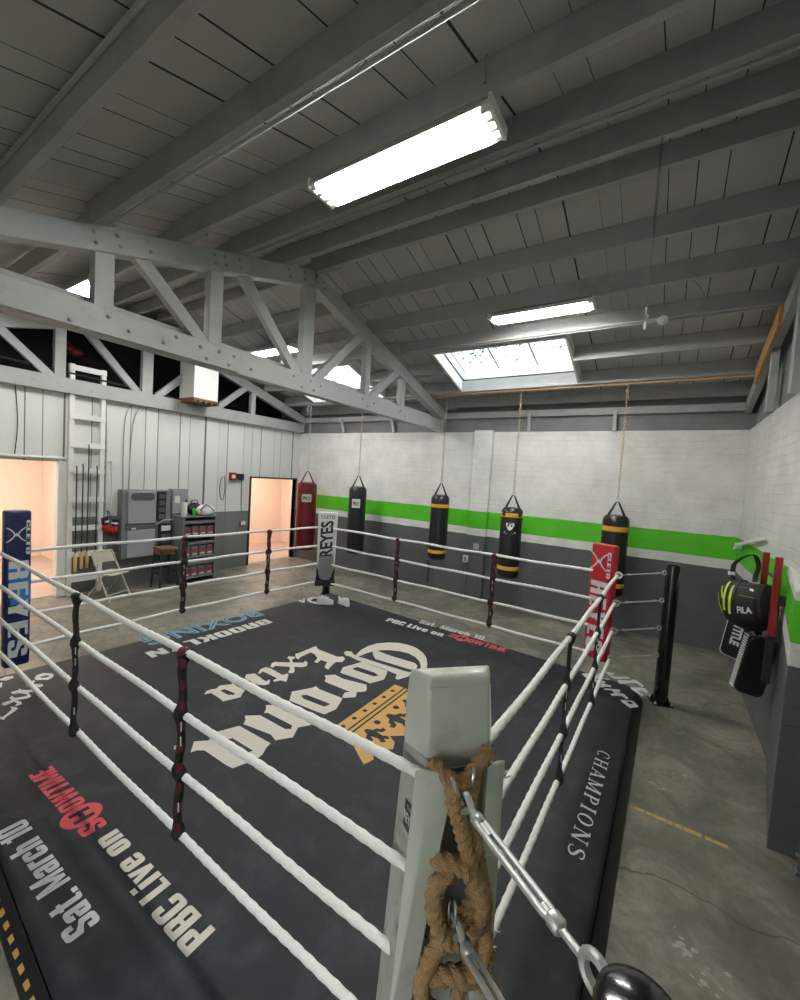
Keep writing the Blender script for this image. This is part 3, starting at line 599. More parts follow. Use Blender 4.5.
# half truss on the brick side wall: rafter chord and studs
t = thing('roof_truss', 'grey end truss rising along the top of the brick side wall', 'roof truss', (.94, RY, WT))
for y1, y2 in ((-.9, RY+.02), (YB+.02, RY-.02)):
    b = B(); d = .2; x = .94; w = .08
    b.frame8([(x-w/2, y1, zr(y1)-d), (x+w/2, y1, zr(y1)-d), (x+w/2, y2, zr(y2)-d), (x-w/2, y2, zr(y2)-d), (x-w/2, y1, zr(y1)-.003), (x+w/2, y1, zr(y1)-.003), (x+w/2, y2, zr(y2)-.003), (x-w/2, y2, zr(y2)-.003)])
    obj('top_chord', b, 'truss', t, bevel=.006, smooth=0)
for y, w in ((4.02, .16), (5.38, .12), (6.5, .1)):
    b = B().box(.91, .985, y-w/2, y+w/2, WT, zr(y)-.18); obj('post', b, 'truss', t, bevel=.005, smooth=0)
# raw timber
b = B().box(-4.05, .90, 7.372, 7.412, zr(7.37)-.035, zr(7.37)+.06); tag(obj('timber_batten', b, 'rawwood', bevel=.003, smooth=0, at=(-1.5, 7.39, 4.1)), 'long unpainted pine batten holding the punch bag chains', 'batten')
b = B().box(-8.45, -4.35, 7.372+.06, 7.412+.06, zr(7.37)-.05, zr(7.37)+.04); tag(obj('timber_batten', b, 'beam', bevel=.003, smooth=0, at=(-6, 7.45, 4.1)), 'grey painted batten behind the truss holding two punch bag chains', 'batten')
b = B(); x = .86
b.frame8([(x, 5.95, zr(5.95)-.26), (x+.035, 5.95, zr(5.95)-.26), (x+.035, 7.15, zr(7.15)-.26), (x, 7.15, zr(7.15)-.26), (x, 5.95, zr(5.95)-.04), (x+.035, 5.95, zr(5.95)-.04), (x+.035, 7.15, zr(7.15)-.04), (x, 7.15, zr(7.15)-.04)])
tag(obj('plywood_plate', b, 'orangewood', smooth=0, at=(x, 6.5, 3.9)), 'raw orange plywood plate nailed along the end truss', 'board')
# short struts in front of the grey band
for x, xx, nm in ((-7.0, -7.12, 'grey leaning strut on the back wall top beside the board wall'), (-5.46, -5.56, 'grey leaning strut on the back wall top behind the roof truss'), (-2.32, -2.33, 'grey upright strut on the back wall top near the brick pilaster'), (-.84, -.85, 'grey upright strut on the back wall top beside the corner bag chain')):
    b = B().beam((x, YB-.03, WT), (xx, YB-.05, 3.80), .06, .06, up=(0, 1, 0)); tag(obj('wall_strut', b, 'truss', smooth=0, bevel=.004, at=(x, YB, WT)), nm, 'strut', 'struts above the back wall')

# ------------------------------------------------------------------ strip lights
def strip_light(cx, cy, zt, label, L=1.36, tilt=0.):
    t = thing('strip_light', label, 'ceiling light', (cx, cy, zt), 'fluorescent strip lights')
    b = B(); W = .275
    b.loft([[(cx-L/2, cy+y, zt+z) for y, z in prof] for prof in [[(-W/2, -.055), (-.10, 0), (.10, 0), (W/2, -.055), (W/2, -.063), (.10, -.012), (-.10, -.012), (-W/2, -.063)]]] +
           [[(cx+L/2, cy+y, zt+z) for y, z in prof] for prof in [[(-W/2, -.055), (-.10, 0), (.10, 0), (W/2, -.055), (W/2, -.063), (.10, -.012), (-.10, -.012), (-W/2, -.063)]]])
    obj('reflector', b, 'whitepaint', t, smooth=0)
    for s in (-1, 1):
        x = cx+s*L/2; b = B().box(x-.012, x+.012, cy-W/2, cy+W/2, zt-.075, zt); obj('end_plate', b, 'whitepaint', t, smooth=0, bevel=.004)
    for k in range(4):
        y = cy-.108+.072*k
        b = B().cyl((cx-L/2+.05, y, zt-.058), (cx+L/2-.05, y, zt-.058), .017, 10); tb = obj('fluorescent_tube', b, 'tube', t)
        for s in (-1, 1):
            b = B().cyl((cx+s*(L/2-.06), y, zt-.058), (cx+s*(L/2-.012), y, zt-.058), .020, 10); b.box(cx+s*(L/2-.03)-.012, cx+s*(L/2-.03)+.012, y-.014, y+.014, zt-.058, zt-.02); obj('lamp_holder', b, 'whitepaint', tb)
    return t
strip_light(-1.70, 2.345, 4.57, 'large lit strip light hanging above the near half of the ring', 1.40)
strip_light(-1.56, 5.47, 4.69, 'lit strip light in front of the skylight over the ring', 1.30)
strip_light(-6.52, 5.30, 4.70, 'lit strip light seen through the truss before the far skylight')
strip_light(-6.62, 2.25, 4.575, 'lit strip light behind the truss posts above the ladder')

# ------------------------------------------------------------------ conduits, cords on the ceiling
def tubething(name, pts, r, m, label, cat, group=None, seg=8, sub=0):
    b = B().tube(spline(pts, sub) if sub else pts, r, seg); return tag(obj(name, b, m, at=pts[0]), label, cat, group)
tubething('ceiling_conduit', [(-4.1, .885, zr(.9)+.15), (.9, .885, zr(.9)+.15)], .016, 'beam', 'thin grey conduit high on the outermost ceiling beam', 'conduit')
tubething('ceiling_conduit', [(-4.0, 1.60, zr(1.5)-.03), (-4.02, 1.585, zr(1.5)-.012), (-3.95, 1.575, zr(1.5)-.012), (.9, 1.575, zr(1.5)-.012)], .012, 'beam', 'grey conduit with hooked end along the ceiling beam before the large strip light', 'conduit')
tubething('ceiling_conduit', [(-4.0, 2.93, zr(2.87)-.013), (.9, 2.93, zr(2.87)-.013)], .013, 'beam', 'grey conduit under the ceiling beam just beyond the large strip light', 'conduit')
t = thing('ceiling_conduit', 'grey conduit with round junction box on the beam before the skylight', 'conduit', (-.2, 6.03, zr(6.06)))
obj('pipe', B().tube([(-3.9, 5.985, zr(6.06)+.03), (.9, 5.985, zr(6.06)+.03)], .014, 8), 'truss', t)
obj('junction_box', B().lathe([(.06, 0), (.06, .05), (.045, .056)], (-.2, 5.95, zr(6.06)-.01), 16, (0, -1, -.3)), 'truss', t)
tubething('looped_cord', [(-.1, 5.93, zr(6.0)-.01), (.1, 5.85, zr(6.0)+.02), (.18, 5.7, zr(5.8)+.02), (.10, 5.55, zr(5.6)+.06), (.0, 5.44, zr(5.44)+.04)], .006, 'cable', 'thin grey looped cord between two beams by the junction box', 'cord', sub=8)
tubething('lamp_cord', [(-1.03, 2.2, 4.62), (-1.03, 2.19, 4.75), (-.95, 2.185, 4.80), (-.7, 2.185, 4.79), (-.3, 2.185, 4.78), (.5, 2.185, 4.785), (.9, 2.185, 4.78)], .006, 'cable', 'thin cord running from the large strip light along its beam', 'cord', sub=8)
t = thing('pull_chain', 'long thin chain hanging from a roof beam with hook and white plug', 'chain', (-.23, 3.53, 3.60))
b = B(); z = 4.96; i = 0
while z > 3.76:
    b.torus((-.23, 3.53, z), (1, 0, 0) if i % 2 else (0, 1, 0), .0085, .0022, 8, 5); z -= .014; i += 1
obj('chain', b, 'darkgrey', t)
obj('hook', B().tube(spline([(-.23, 3.53, 3.77), (-.23, 3.53, 3.72), (-.215, 3.53, 3.70), (-.23, 3.53, 3.68)], 6), .005, 6), 'steel', t)
obj('plug', B().lathe([(.004, 0), (.009, .01), (.009, .045), (.004, .06)], (-.23, 3.53, 3.60), 10), 'label', t)

# ------------------------------------------------------------------ tree above the roof
t = thing('tree', 'leafy tree branches over the roof seen through the skylight glass', 'tree', (-4.5, 12.6, 0))
random.seed(3); b = B()
for c, rad, nn in (((-5.6, 12.5, 6.95), .8, 260), ((-4.2, 12.6, 7.15), .7, 170), ((-3.3, 12.8, 7.05), .5, 90), ((-4.8, 12.6, 7.7), 1.1, 420), ((-6.5, 12.5, 7.4), 1.3, 380)):
    for _ in range(nn):
        p = V(c)+V((random.gauss(0, rad*.55), random.gauss(0, .4), random.gauss(0, rad*.42))); a = V((random.uniform(-1, 1), random.uniform(-1, 1), random.uniform(-1, 1))).normalized(); u = a.orthogonal().normalized()
        s = random.uniform(.05, .11); w = a.cross(u); b.add([p-u*s, p+w*s*.45, p+u*s, p-w*s*.45], [(0, 1, 2, 3)])
obj('foliage', b, 'leafm', t, recalc=False)
b = B()
for e in ((-5.6, 12.5, 7.0), (-4.2, 12.6, 7.2), (-3.3, 12.8, 7.1), (-6.6, 12.5, 7.4)): b.tube(spline([(-8.2, 13.2, 7.2), (-7.0, 12.8, 7.7), (-5.6, 12.7, 7.6), e], 5), [.09]*8+[.04]*5+[.015]*3, 6)
b.tube(spline([(-8.6, 13.4, 0), (-8.5, 13.3, 4), (-8.2, 13.2, 7.25)], 5), .16, 8); obj('trunk', b, 'bark', t)
# ------------------------------------------------------------------ ring mat
TZ = .12
NL, NR, FR, FL = V((-5.60, .86, 0)), V((-.16, .53, 0)), V((-.09, 5.55, 0)), V((-5.26, 5.87, 0))
def ring_loop(out, z, r=.14):
    cs = [NL, NR, FR, FL]; c = (NL+NR+FR+FL)/4; pts = []
    for i, p in enumerate(cs):
        a, n = cs[i-1], cs[(i+1) % 4]; d1 = (a-p).normalized(); d2 = (n-p).normalized()
        for k in range(7):
            t = k/6; q = (p+d1*r)*(1-t)**2+p*2*t*(1-t)+(p+d2*r)*t*t
            n1 = V((d1.y, -d1.x, 0)); n2 = V((d2.y, -d2.x, 0)); n1 *= 1 if n1.dot(p-c) > 0 else -1; n2 *= 1 if n2.dot(p-c) > 0 else -1
            pts.append(q+(n1*(1-t)+n2*t).normalized()*out+V((0, 0, z)))
    return pts
t_ring = thing('boxing_ring_mat', 'low charcoal boxing ring mat with cream and gold blackletter print', 'boxing ring', (-2.8, 3.2, 0))
b = B(); b.loft([ring_loop(0, TZ-.035), ring_loop(-.01, TZ-.012), ring_loop(-.03, TZ)]); obj('canvas', b, 'canvas', t_ring, smooth=50)
b = B(); b.loft([ring_loop(.068, .0), ring_loop(.062, .02), ring_loop(.03, .07), ring_loop(.006, TZ-.03)], cap=False); obj('side_skirt', b, 'skirt', t_ring, smooth=60)
zt = TZ+.0015
def canvas_print(key, name, m):
    b = B()
    for o, h in CANVAS[key]: b.poly(o, h, lambda x, y, z: V((x, y, zt+z)))
    return obj(name, b, m, t_ring, smooth=0)
canvas_print('corona', 'mat_lettering', 'ink'); canvas_print('extra', 'mat_lettering', 'ink'); canvas_print('reg', 'mat_symbol', 'ink')
for key in ('corner_right', 'corner_left', 'corner_far'):
    for o, h in CANVAS[key]: obj('mat_letter', B().poly(o, h, lambda x, y, z: V((x, y, zt+z))), 'ink2', t_ring, smooth=0)
def mat_text(parts, m):
    b = B()
    for body, o, u, v, kw in parts: heavy(b, body, (*o, zt), (*u, 0), (*v, 0))
    return obj('mat_lettering', b, m, t_ring, smooth=0)
BD = dict(bold=.05, space=1.1)
# near edge, tops of the letters towards the near edge
mat_text([('PBC Live on', (-1.685, 1.185), (-1.0, -.022), (0, -.145), BD)], 'ink')
mat_text([('Sat. March 10', (-2.175, .885), (-1.03, -.02), (0, -.14), BD)], 'inkgrey')
def show(o, u, v, m='inkred'):
    o, u, v = V((*o, zt)), V((*u, 0)), V((*v, 0)); b = B()
    heavy(b, 'S', o+v*.10, u*.11, v*.80, gap=.05)
    heavy(b, 'OWTIME', o+u*.345+v*.10, u*.655, v*.80, gap=.05)
    # round badge with H cut out
    c = o+u*.225+v*.5; ru, rv = u*.115, v*.66
    circ = [(math.cos(2*PI*k/28), math.sin(2*PI*k/28)) for k in range(28)]
    H = [(-.55, -.5), (-.22, -.5), (-.22, -.12), (.22, -.12), (.22, -.5), (.55, -.5), (.55, .5), (.22, .5), (.22, .14), (-.22, .14), (-.22, .5), (-.55, .5)]
    b.poly(circ, [H], lambda x, y, z: c+ru*x+rv*y)
    return obj('mat_lettering', b, m, t_ring, smooth=0)
show((-2.765, 1.165), (-.87, -.02), (0, -.165))
# far edge
mat_text([('PBC Live on', (-3.57, 5.335), (.99, .03), (-.02, .155), BD)], 'ink2')
mat_text([('Sat. March 10', (-3.13, 5.63), (1.07, .03), (-.02, .155), BD)], 'inkgrey')
show((-2.52, 5.42), (.86, .02), (0, .185))
# along the brick side
def serif_glyphs():
    """slanted serif capitals drawn as outlines in a 0..w by 0..1 box"""
    bar = lambda x0, x1, y0, y1: [(x0, y0), (x1, y0), (x1, y1), (x0, y1)]
    srf = lambda cx, y, w=.34, h=.055: bar(cx-w/2, cx+w/2, y, y+h)
    stem = lambda cx, t=.15, a=0, c=1: bar(cx-t/2, cx+t/2, a, c)
    def ell(cx, cy, rx, ry, a0=0, a1=360, n=22): return [(cx+rx*math.cos(math.radians(a0+(a1-a0)*k/n)), cy+ry*math.sin(math.radians(a0+(a1-a0)*k/n))) for k in range(n+1)]
    def ring(cx, cy, rx, ry, t, tn, a0, a1): return [ell(cx, cy, rx, ry, a0, a1)+list(reversed(ell(cx, cy, rx-t, ry-tn, a0, a1)))]
    def stroke(pts, ws):
        L, R = [], []
        for i, p in enumerate(pts):
            a, c = pts[max(0, i-1)], pts[min(len(pts)-1, i+1)]; d = math.hypot(c[0]-a[0], c[1]-a[1]); nx, ny = -(c[1]-a[1])/d, (c[0]-a[0])/d
            L.append((p[0]+nx*ws[i]/2, p[1]+ny*ws[i]/2)); R.append((p[0]-nx*ws[i]/2, p[1]-ny*ws[i]/2))
        return L+R[::-1]
    sp = [(.62, .74), (.60, .88), (.44, .965), (.28, .95), (.16, .86), (.15, .72), (.26, .60), (.44, .50), (.60, .38), (.64, .24), (.54, .10), (.36, .035), (.19, .06), (.10, .16), (.09, .28)]
    sw = [.05, .07, .07, .08, .12, .14, .15, .16, .15, .14, .12, .08, .07, .07, .05]
    return {'C': (.78, ring(.42, .5, .36, .5, .15, .06, 42, 318)+[bar(.64, .70, .62, .93)]),
        'H': (.95, [stem(.2), stem(.75), bar(.2, .75, .47, .54), srf(.2, 0), srf(.75, 0), srf(.2, .945), srf(.75, .945)]),
        'A': (.92, [stroke([(.14, 0), (.46, 1)], [.07, .07]), stroke([(.46, 1), (.78, 0)], [.16, .16]), bar(.27, .66, .30, .36), srf(.14, 0, .3), srf(.78, 0, .32)]),
        'M': (1.15, [stem(.16, .08), stem(.98, .16), stroke([(.18, 1), (.56, .04)], [.16, .14]), stroke([(.56, .04), (.96, 1)], [.07, .07]), srf(.16, 0, .28), srf(.98, 0, .34), srf(.13, .945, .26), srf(1.0, .945, .28)]),
        'P': (.80, [stem(.2), srf(.2, 0), srf(.2, .945)]+[ell(.38, .73, .32, .27, 90, -90)+list(reversed(ell(.38, .73, .18, .21, 90, -90)))]+[bar(.2, .40, .94, 1), bar(.2, .40, .46, .52)]),
        'I': (.42, [stem(.2), srf(.2, 0), srf(.2, .945)]),
        'O': (.92, ring(.44, .5, .40, .5, .15, .06, 0, 359.9)),
        'N': (1.0, [stem(.18, .07), stem(.80, .07), stroke([(.18, 1), (.80, 0)], [.17, .17]), srf(.18, 0, .3), srf(.80, .945, .3), srf(.14, .945, .24)]),
        'S': (.75, [stroke(sp, sw)])}
GL = serif_glyphs(); b = B(); adv = sum(GL[c][0]+.22 for c in 'CHAMPIONS')-.22; xx = 0
for c in 'CHAMPIONS':
    for pl in GL[c][1]:
        b.poly(pl, [], lambda x, y, z, o=xx, e=.0002*GL[c][1].index(pl): V((-.318, 3.985, zt+e))+V((-.022, -1.275, 0))*((o+x+.10*y)/adv)+V((.102, 0, 0))*y)
    xx += GL[c][0]+.22
obj('mat_lettering', b, 'ink2', t_ring, smooth=0)
# along the board wall side
mat_text([('BROOKLYN', (-4.975, 4.13), (-.10, -1.68), (.20, -.01), dict(bold=.05))], 'ink2')
b = B(); vs, fs = text_mesh('BOXING', .06); vs2, fs2 = text_mesh('BOXING', -.005)
lettering(b, 'BOXING', (-5.45, 4.25, zt), (-.10, -1.66, 0), (.33, 0, 0), (0, 0, 0), bold=.03); obj('mat_lettering', b, 'inkblue', t_ring, smooth=0)
b = B(); lettering(b, 'BOXING', (-5.42, 4.225, zt+.001), (-.10, -1.62, 0), (.27, 0, 0), (0, 0, 0), bold=-.03); obj('mat_lettering', b, 'canvas', t_ring, smooth=0)
# crown emblem: band, dots, body with dark ornament
def crown():
    f = lambda x, y, z: V((-2.335+y, 2.70+x*1.06, zt+z))          # x along the band, y up the crown
    b = B(); circ = lambda cx, cy, r, n=14: [(cx+r*math.cos(2*PI*k/n), cy+r*1.1*math.sin(2*PI*k/n)) for k in range(n)]
    b.poly([(0, 0), (1, 0), (1.0, .115), (0, .115)], [circ(.12+.152*k, .055, .022) for k in range(6)], f)
    b.poly([(0, .135), (1, .135), (1, .165), (0, .165)], [], f)
    body = [(0, .185), (1, .185), (1.02, .35), (1.10, .55), (1.14, .66), (1.05, .70), (.98, .60), (.93, .66), (.86, .78), (.78, .72), (.74, .60), (.66, .74), (.56, .86), (.50, .92), (.44, .86), (.34, .74), (.26, .60), (.22, .72), (.14, .78), (.07, .66), (.02, .60), (-.05, .70), (-.14, .66), (-.10, .55), (-.02, .35)]
    body = [(x, .185+(y-.185)*.68) for x, y in body]
    def orn(cx, cy, s): return [(cx+s*x, cy+s*y) for x, y in ((-.10, -.02), (-.16, .10), (-.27, .12), (-.30, .02), (-.22, .0), (-.20, -.08), (-.10, -.12), (-.04, -.26), (.04, -.26), (.10, -.12), (.20, -.08), (.22, .0), (.30, .02), (.27, .12), (.16, .10), (.10, -.02), (.07, .16), (.13, .28), (.06, .36), (0, .26), (-.06, .36), (-.13, .28), (-.07, .16))]
    b.poly(body, [orn(.20, .345, .40), orn(.5, .38, .46), orn(.80, .345, .40), circ(.35, .26, .03), circ(.65, .26, .03)], f)
    return obj('mat_emblem', b, 'gold', t_ring, smooth=0)
crown()
# gold marks low on the near skirt, pale marks on the skirt by the brick wall side
b = B()
for k in range(9):
    x = -2.80+.095*k; y = .86-(x+5.6)*.0607
    b.add([(x, y-.054, .037), (x+.05, y-.056, .040), (x+.058, y-.042, .062), (x+.012, y-.039, .060)], [(0, 1, 2, 3)])
obj('skirt_mark', b, 'gold', t_ring, smooth=0)['kind'] = 'stuff'
# ------------------------------------------------------------------ corner posts (steel)
def steel_post(x, y, top, label, ang):
    t = thing('ring_post', label, 'ring post', (x, y, 0), 'black steel ring posts')
    b = B().lathe([(.072, .012), (.072, top-.03), (.068, top-.012), (.05, top), (.0005, top+.004)], (x, y, 0), 28); obj('pole', b, 'post', t)
    R = Matrix.Rotation(ang, 3, 'Z'); b = B().box(x-.105, x+.105, y-.10, y+.10, 0, .014, R, (x, y, 0)); bp = obj('base_plate', b, 'post', t, bevel=.004, smooth=0)
    for sx in (-1, 1):
        for sy in (-1, 1):
            p = R @ V((sx*.085, sy*.08, 0)); b = B().lathe([(.014, .014), (.014, .026), (.008, .026), (.008, .04)], (x+p.x, y+p.y, 0), 6); obj('bolt', b, 'steelmatte', bp)
    b = B()
    for k in range(4):
        a = ang+PI/4+k*PI/2; d = V((math.cos(a), math.sin(a), 0)); q = V((-d.y, d.x, 0))*.006; c = V((x, y, .014))
        b.add([c+d*.07-q, c+d*.11-q, c+d*.07-q+V((0, 0, .08)), c+d*.07+q, c+d*.11+q, c+d*.07+q+V((0, 0, .08))], [(0, 1, 2), (5, 4, 3), (0, 3, 4, 1), (1, 4, 5, 2), (2, 5, 3, 0)])
    obj('gusset', b, 'post', t, smooth=0)
    return t
steel_post(.14, 5.60, 1.62, 'black round steel post standing on the floor beyond the red corner pad', .4)
steel_post(.035, .80, 1.535, 'black round steel post with domed glossy cap beside the hemp rope corner', .02)
steel_post(-5.47, 6.0, 1.45, 'black steel post behind the tall white lettered corner pad', .75)

# ------------------------------------------------------------------ corner pads
def face_frame(c, ang):
    n = V((math.cos(ang), math.sin(ang), 0)); return n, V((0, 0, 1)).cross(n)     # outward normal, rightward as seen from outside
def pad_body(name, c, ang, w, d, z0, z1, m, t, taper=0.):
    n, r = face_frame(c, ang); rings = []
    for z, k in ((z0, .94), (z0+.02, 1), (z1-.025, 1), (z1-.006, .96), (z1, .86)):
        f = 1+taper*(z-z0)/(z1-z0)
        rings.append([V(c)+r*x*f*k+n*y*k+V((0, 0, z)) for x, y in rrect(0, 0, w, d, .025, 3)])
    return obj(name, B().loft(rings), m, t, smooth=40)
def logo_cross(b, o, r, up, n, s):
    for sg in (-1, 1):
        pts = [(sg*(.10+.42*abs(k/6)**1.8), k/6*.5) for k in range(-6, 7)]
        for (x0, y0), (x1, y1) in zip(pts, pts[1:]):
            w0 = .05+.05*abs(y0)*2; w1 = .05+.05*abs(y1)*2
            b.add([o+(r*(x0-w0*.7)+up*y0)*s+n, o+(r*(x0+w0*.7)+up*y0)*s+n, o+(r*(x1+w1*.7)+up*y1)*s+n, o+(r*(x1-w1*.7)+up*y1)*s+n], [(0, 1, 2, 3)])
    st = []
    for k in range(10): a = PI/2+k*PI/5; q = .17 if k % 2 == 0 else .08; st.append((q*math.cos(a), q*math.sin(a)))
    b.poly(st, [], lambda x, y, z: o+(r*x+up*y)*s+n*1.2)
UP = V((0, 0, 1))
def printed_pad(c, ang, w, d, z0, z1, m, label, mink='padwhite2', patch=None):
    t = thing('corner_pad', label, 'corner pad', (c[0], c[1], z0))
    pad_body('cushion', (c[0], c[1], 0), ang, w, d, z0, z1, m, t)
    n, r = face_frame(c, ang); fc = V((c[0], c[1], 0))+n*(d/2+.0015); H = z1-z0
    if patch:
        b = B(); zc = z1-H*.50
        for za, zb in ((z1-.36*H, z1-.60*H),):
            b.add([fc-r*w*.40+UP*za, fc+r*w*.48+UP*za, fc+r*w*.48+UP*zb, fc-r*w*.30+UP*zb], [(0, 1, 2, 3)])
        obj('colour_panel', b, patch, t, smooth=0)
    nn = n*.0015
    b = B(); logo_cross(b, fc-r*w*.10+UP*(z1-.15*H)+nn, r, UP, n*.0008, w*.72)
    heavy(b, 'CLETO', fc+r*w*.27+UP*(z1-.06*H)+nn, -UP*H*.22, r*w*.16, n*.0008, lift=n)
    obj('pad_emblem', b, mink, t, smooth=0)
    b = B(); heavy(b, 'REYES', fc-r*w*.38+UP*(z1-.32*H)+nn, -UP*H*.62, r*w*.76, n*.0008, lift=n, gap=.09); obj('pad_lettering', b, mink, t, smooth=0)
    return t
printed_pad((-.53, 5.27), math.radians(-117), .275, .12, .45, 1.785, 'padred', 'red corner pad with white brand lettering in front of the corner punch bag')
printed_pad((-5.25, 1.325), math.radians(2), .195, .12, .33, 1.855, 'padblue', 'navy blue corner pad with white lettering before the lit doorway', patch='padsky')
# tall white pad at the far corner
c = (-4.86, 5.29); ang = math.radians(-46); t = thing('corner_pad', 'tall white corner pad with black brush lettering at the far corner', 'corner pad', (*c, .5))
n, r = face_frame(c, ang); w, d, z0, z1 = .33, .14, .56, 1.735
pad_body('cushion', (*c, 0), ang, w*.92, d, z0, z1, 'padwhite2', t, taper=.1)
fc = V((*c, 0))+n*(d/2+.002)
b = B(); sh = [(-.5, .06), (.5, .06), (.49, .30), (-.49, .30)]
arch = [(-.36, .42), (-.38, .16), (-.30, .05), (-.18, .02), (.18, .02), (.30, .05), (.38, .16), (.36, .42)]
b.poly([(x*w, z0+y) for x, y in arch], [], lambda x, y, z: fc+r*x+UP*y+n*.002, .008); obj('grey_panel', b, 'padgrey', t, smooth=0)
b = B(); b.poly([(x*w*.94, z0+y) for x, y in ((-.5, .26), (-.5, 0), (.5, 0), (.5, .26), (.40, .16), (.30, .04), (.18, .01), (-.18, .01), (-.30, .04), (-.40, .16))], [], lambda x, y, z: fc+r*x+UP*y, .008); obj('black_panel', b, 'dark', t, smooth=0)
b = B().box(-.17, .17, -.09, .09, 0, .09, Matrix.Rotation(ang+PI/2, 3, 'Z')); b.v = [p+V((c[0], c[1], z0-.10)) for p in b.v]; obj('foot_bracket', b, 'dark', t, bevel=.006, smooth=30)
b = B(); lettering(b, 'CLETO', fc-r*w*.36+UP*(z1-.105), r*w*.72, UP*.055, n*.002, bold=.01); lettering(b, 'REYES', fc+r*w*.30+UP*(z0+.42), UP*.62, -r*w*.66, n*.002, bold=.03, slant=-.05); obj('pad_lettering', b, 'dark', t, smooth=0)

# near corner pad, seen from behind: padded top block over an open channel
O = V((-.586, 1.307, 0)); E1 = V((.69, .72, 0)).normalized(); E2 = V((E1.y, -E1.x, 0))
P = lambda a, k, z: O+E1*a+E2*k+UP*z
t_pad = thing('corner_pad', 'off white vinyl corner pad seen from behind with hemp ropes in its channel', 'corner pad', tuple(P(0, .05, .42)))
def quad_round(cs, r, k=4):
    out = []
    for i, p in enumerate(cs):
        p = V(p); d1 = (V(cs[i-1])-p).normalized()*r; d2 = (V(cs[(i+1) % 4])-p).normalized()*r
        for j in range(k+1): t = j/k; out.append((p+d1)*(1-t)**2+p*2*t*(1-t)+(p+d2)*t*t)
    return out
b = B(); rings = []
for z, k1, ins in ((1.455, .100, .0), (1.475, .110, .0), (1.54, .112, -.002), (1.64, .100, -.002), (1.715, .088, .0), (1.742, .080, .004), (1.752, .070, .012), (1.755, .058, .022)):
    ring = [P(q.x+.0015*math.sin(z*60+q.y*40), q.y, z+(.018*math.cos(q.x*16) if z < 1.48 else 0)) for q in quad_round([(-.155+ins, .0+ins), (.155-ins, .0+ins), (.112-ins, k1), (-.103+ins, k1)], .014)]
    rings.append(ring)
b.loft(rings); obj('top_cushion', b, 'padwhite', t_pad, smooth=50)
b = B(); b.tube([P(-.103, .086, 1.722), P(-.03, .090, 1.719), P(.04, .090, 1.720), P(.112, .086, 1.722)], .0028, 6); b.tube(spline([P(-.105, .108, 1.49), P(-.06, .114, 1.472), P(0, .116, 1.462), P(.06, .114, 1.472), P(.113, .108, 1.49)], 4), .0035, 6); b.tube([P(.112, .086, 1.722), P(.114, .106, 1.60), P(.114, .112, 1.49)], .0028, 6); obj('seam_piping', b, 'padwhite', t_pad)
fa = lambda z, sg=-1: .147+.05*(1.7-z)/1.2 if sg < 0 else .150+.02*(1.7-z)/1.2      # the shell flares towards the bottom
def wallslab(sg, m, name, k0, k1, th, za=1.5, zb=.42, off=0.):
    rr = []
    for i in range(9):
        z = zb+(za-zb)*i/8; a0 = sg*(fa(z, sg)-off); a1 = sg*(fa(z, sg)-off-th); wob = .003*math.sin(i*2.1+k1*30)
        kk = k1+wob; shrink = .058*(z-.8)/.63 if sg < 0 else .050
        rr.append([P(a0, k0, z), P(a0+(-sg)*shrink*.9+sg*wob, kk, z), P(a1+(-sg)*shrink*.9, kk, z), P(a1, k0, z)])
    return obj(name, B().loft(rr), m, t_pad, bevel=.008, smooth=40)
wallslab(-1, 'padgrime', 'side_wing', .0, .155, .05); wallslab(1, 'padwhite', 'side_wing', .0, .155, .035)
wallslab(-1, 'padwhite', 'edge_strap', .150, .178, .074, off=-.002)
wallslab(1, 'padwhite', 'edge_strap', .150, .172, .035, off=-.002)
rr = [[P(-fa(z)+.03, -.02, z), P(fa(z, 1)-.03, -.02, z), P(fa(z, 1)-.03, .03+.012*math.sin(z*9), z), P(-.02, .045+.01*math.sin(z*15), z), P(-fa(z)+.03, .03, z)] for z in [.42+.1*i for i in range(12)]]
obj('back_panel', B().loft(rr), 'padwhite', t_pad, smooth=60)
# small black label on the side wing
zc = 1.262; o = lambda k, z: P(-fa(z)-.0022+.058*.9*((z-.8)/.63)*(k/.155), k, z)
b = B().add([o(.055, 1.33), o(.128, 1.325), o(.128, 1.235), o(.055, 1.24)], [(0, 1, 2, 3)]); lb = obj('black_label', b, 'dark', t_pad, smooth=0)
b = B(); oo = o(.06, 1.262)-E1*.0012; lettering(b, 'REYES', oo, o(.124, 1.258)-o(.06, 1.262), UP*.036, V((0, 0, 0)), bold=.02); lettering(b, 'CLETO', o(.07, 1.306)-E1*.0012, o(.118, 1.302)-o(.07, 1.306), UP*.014, V((0, 0, 0)), bold=.0); obj('label_lettering', b, 'label', lb, smooth=0)

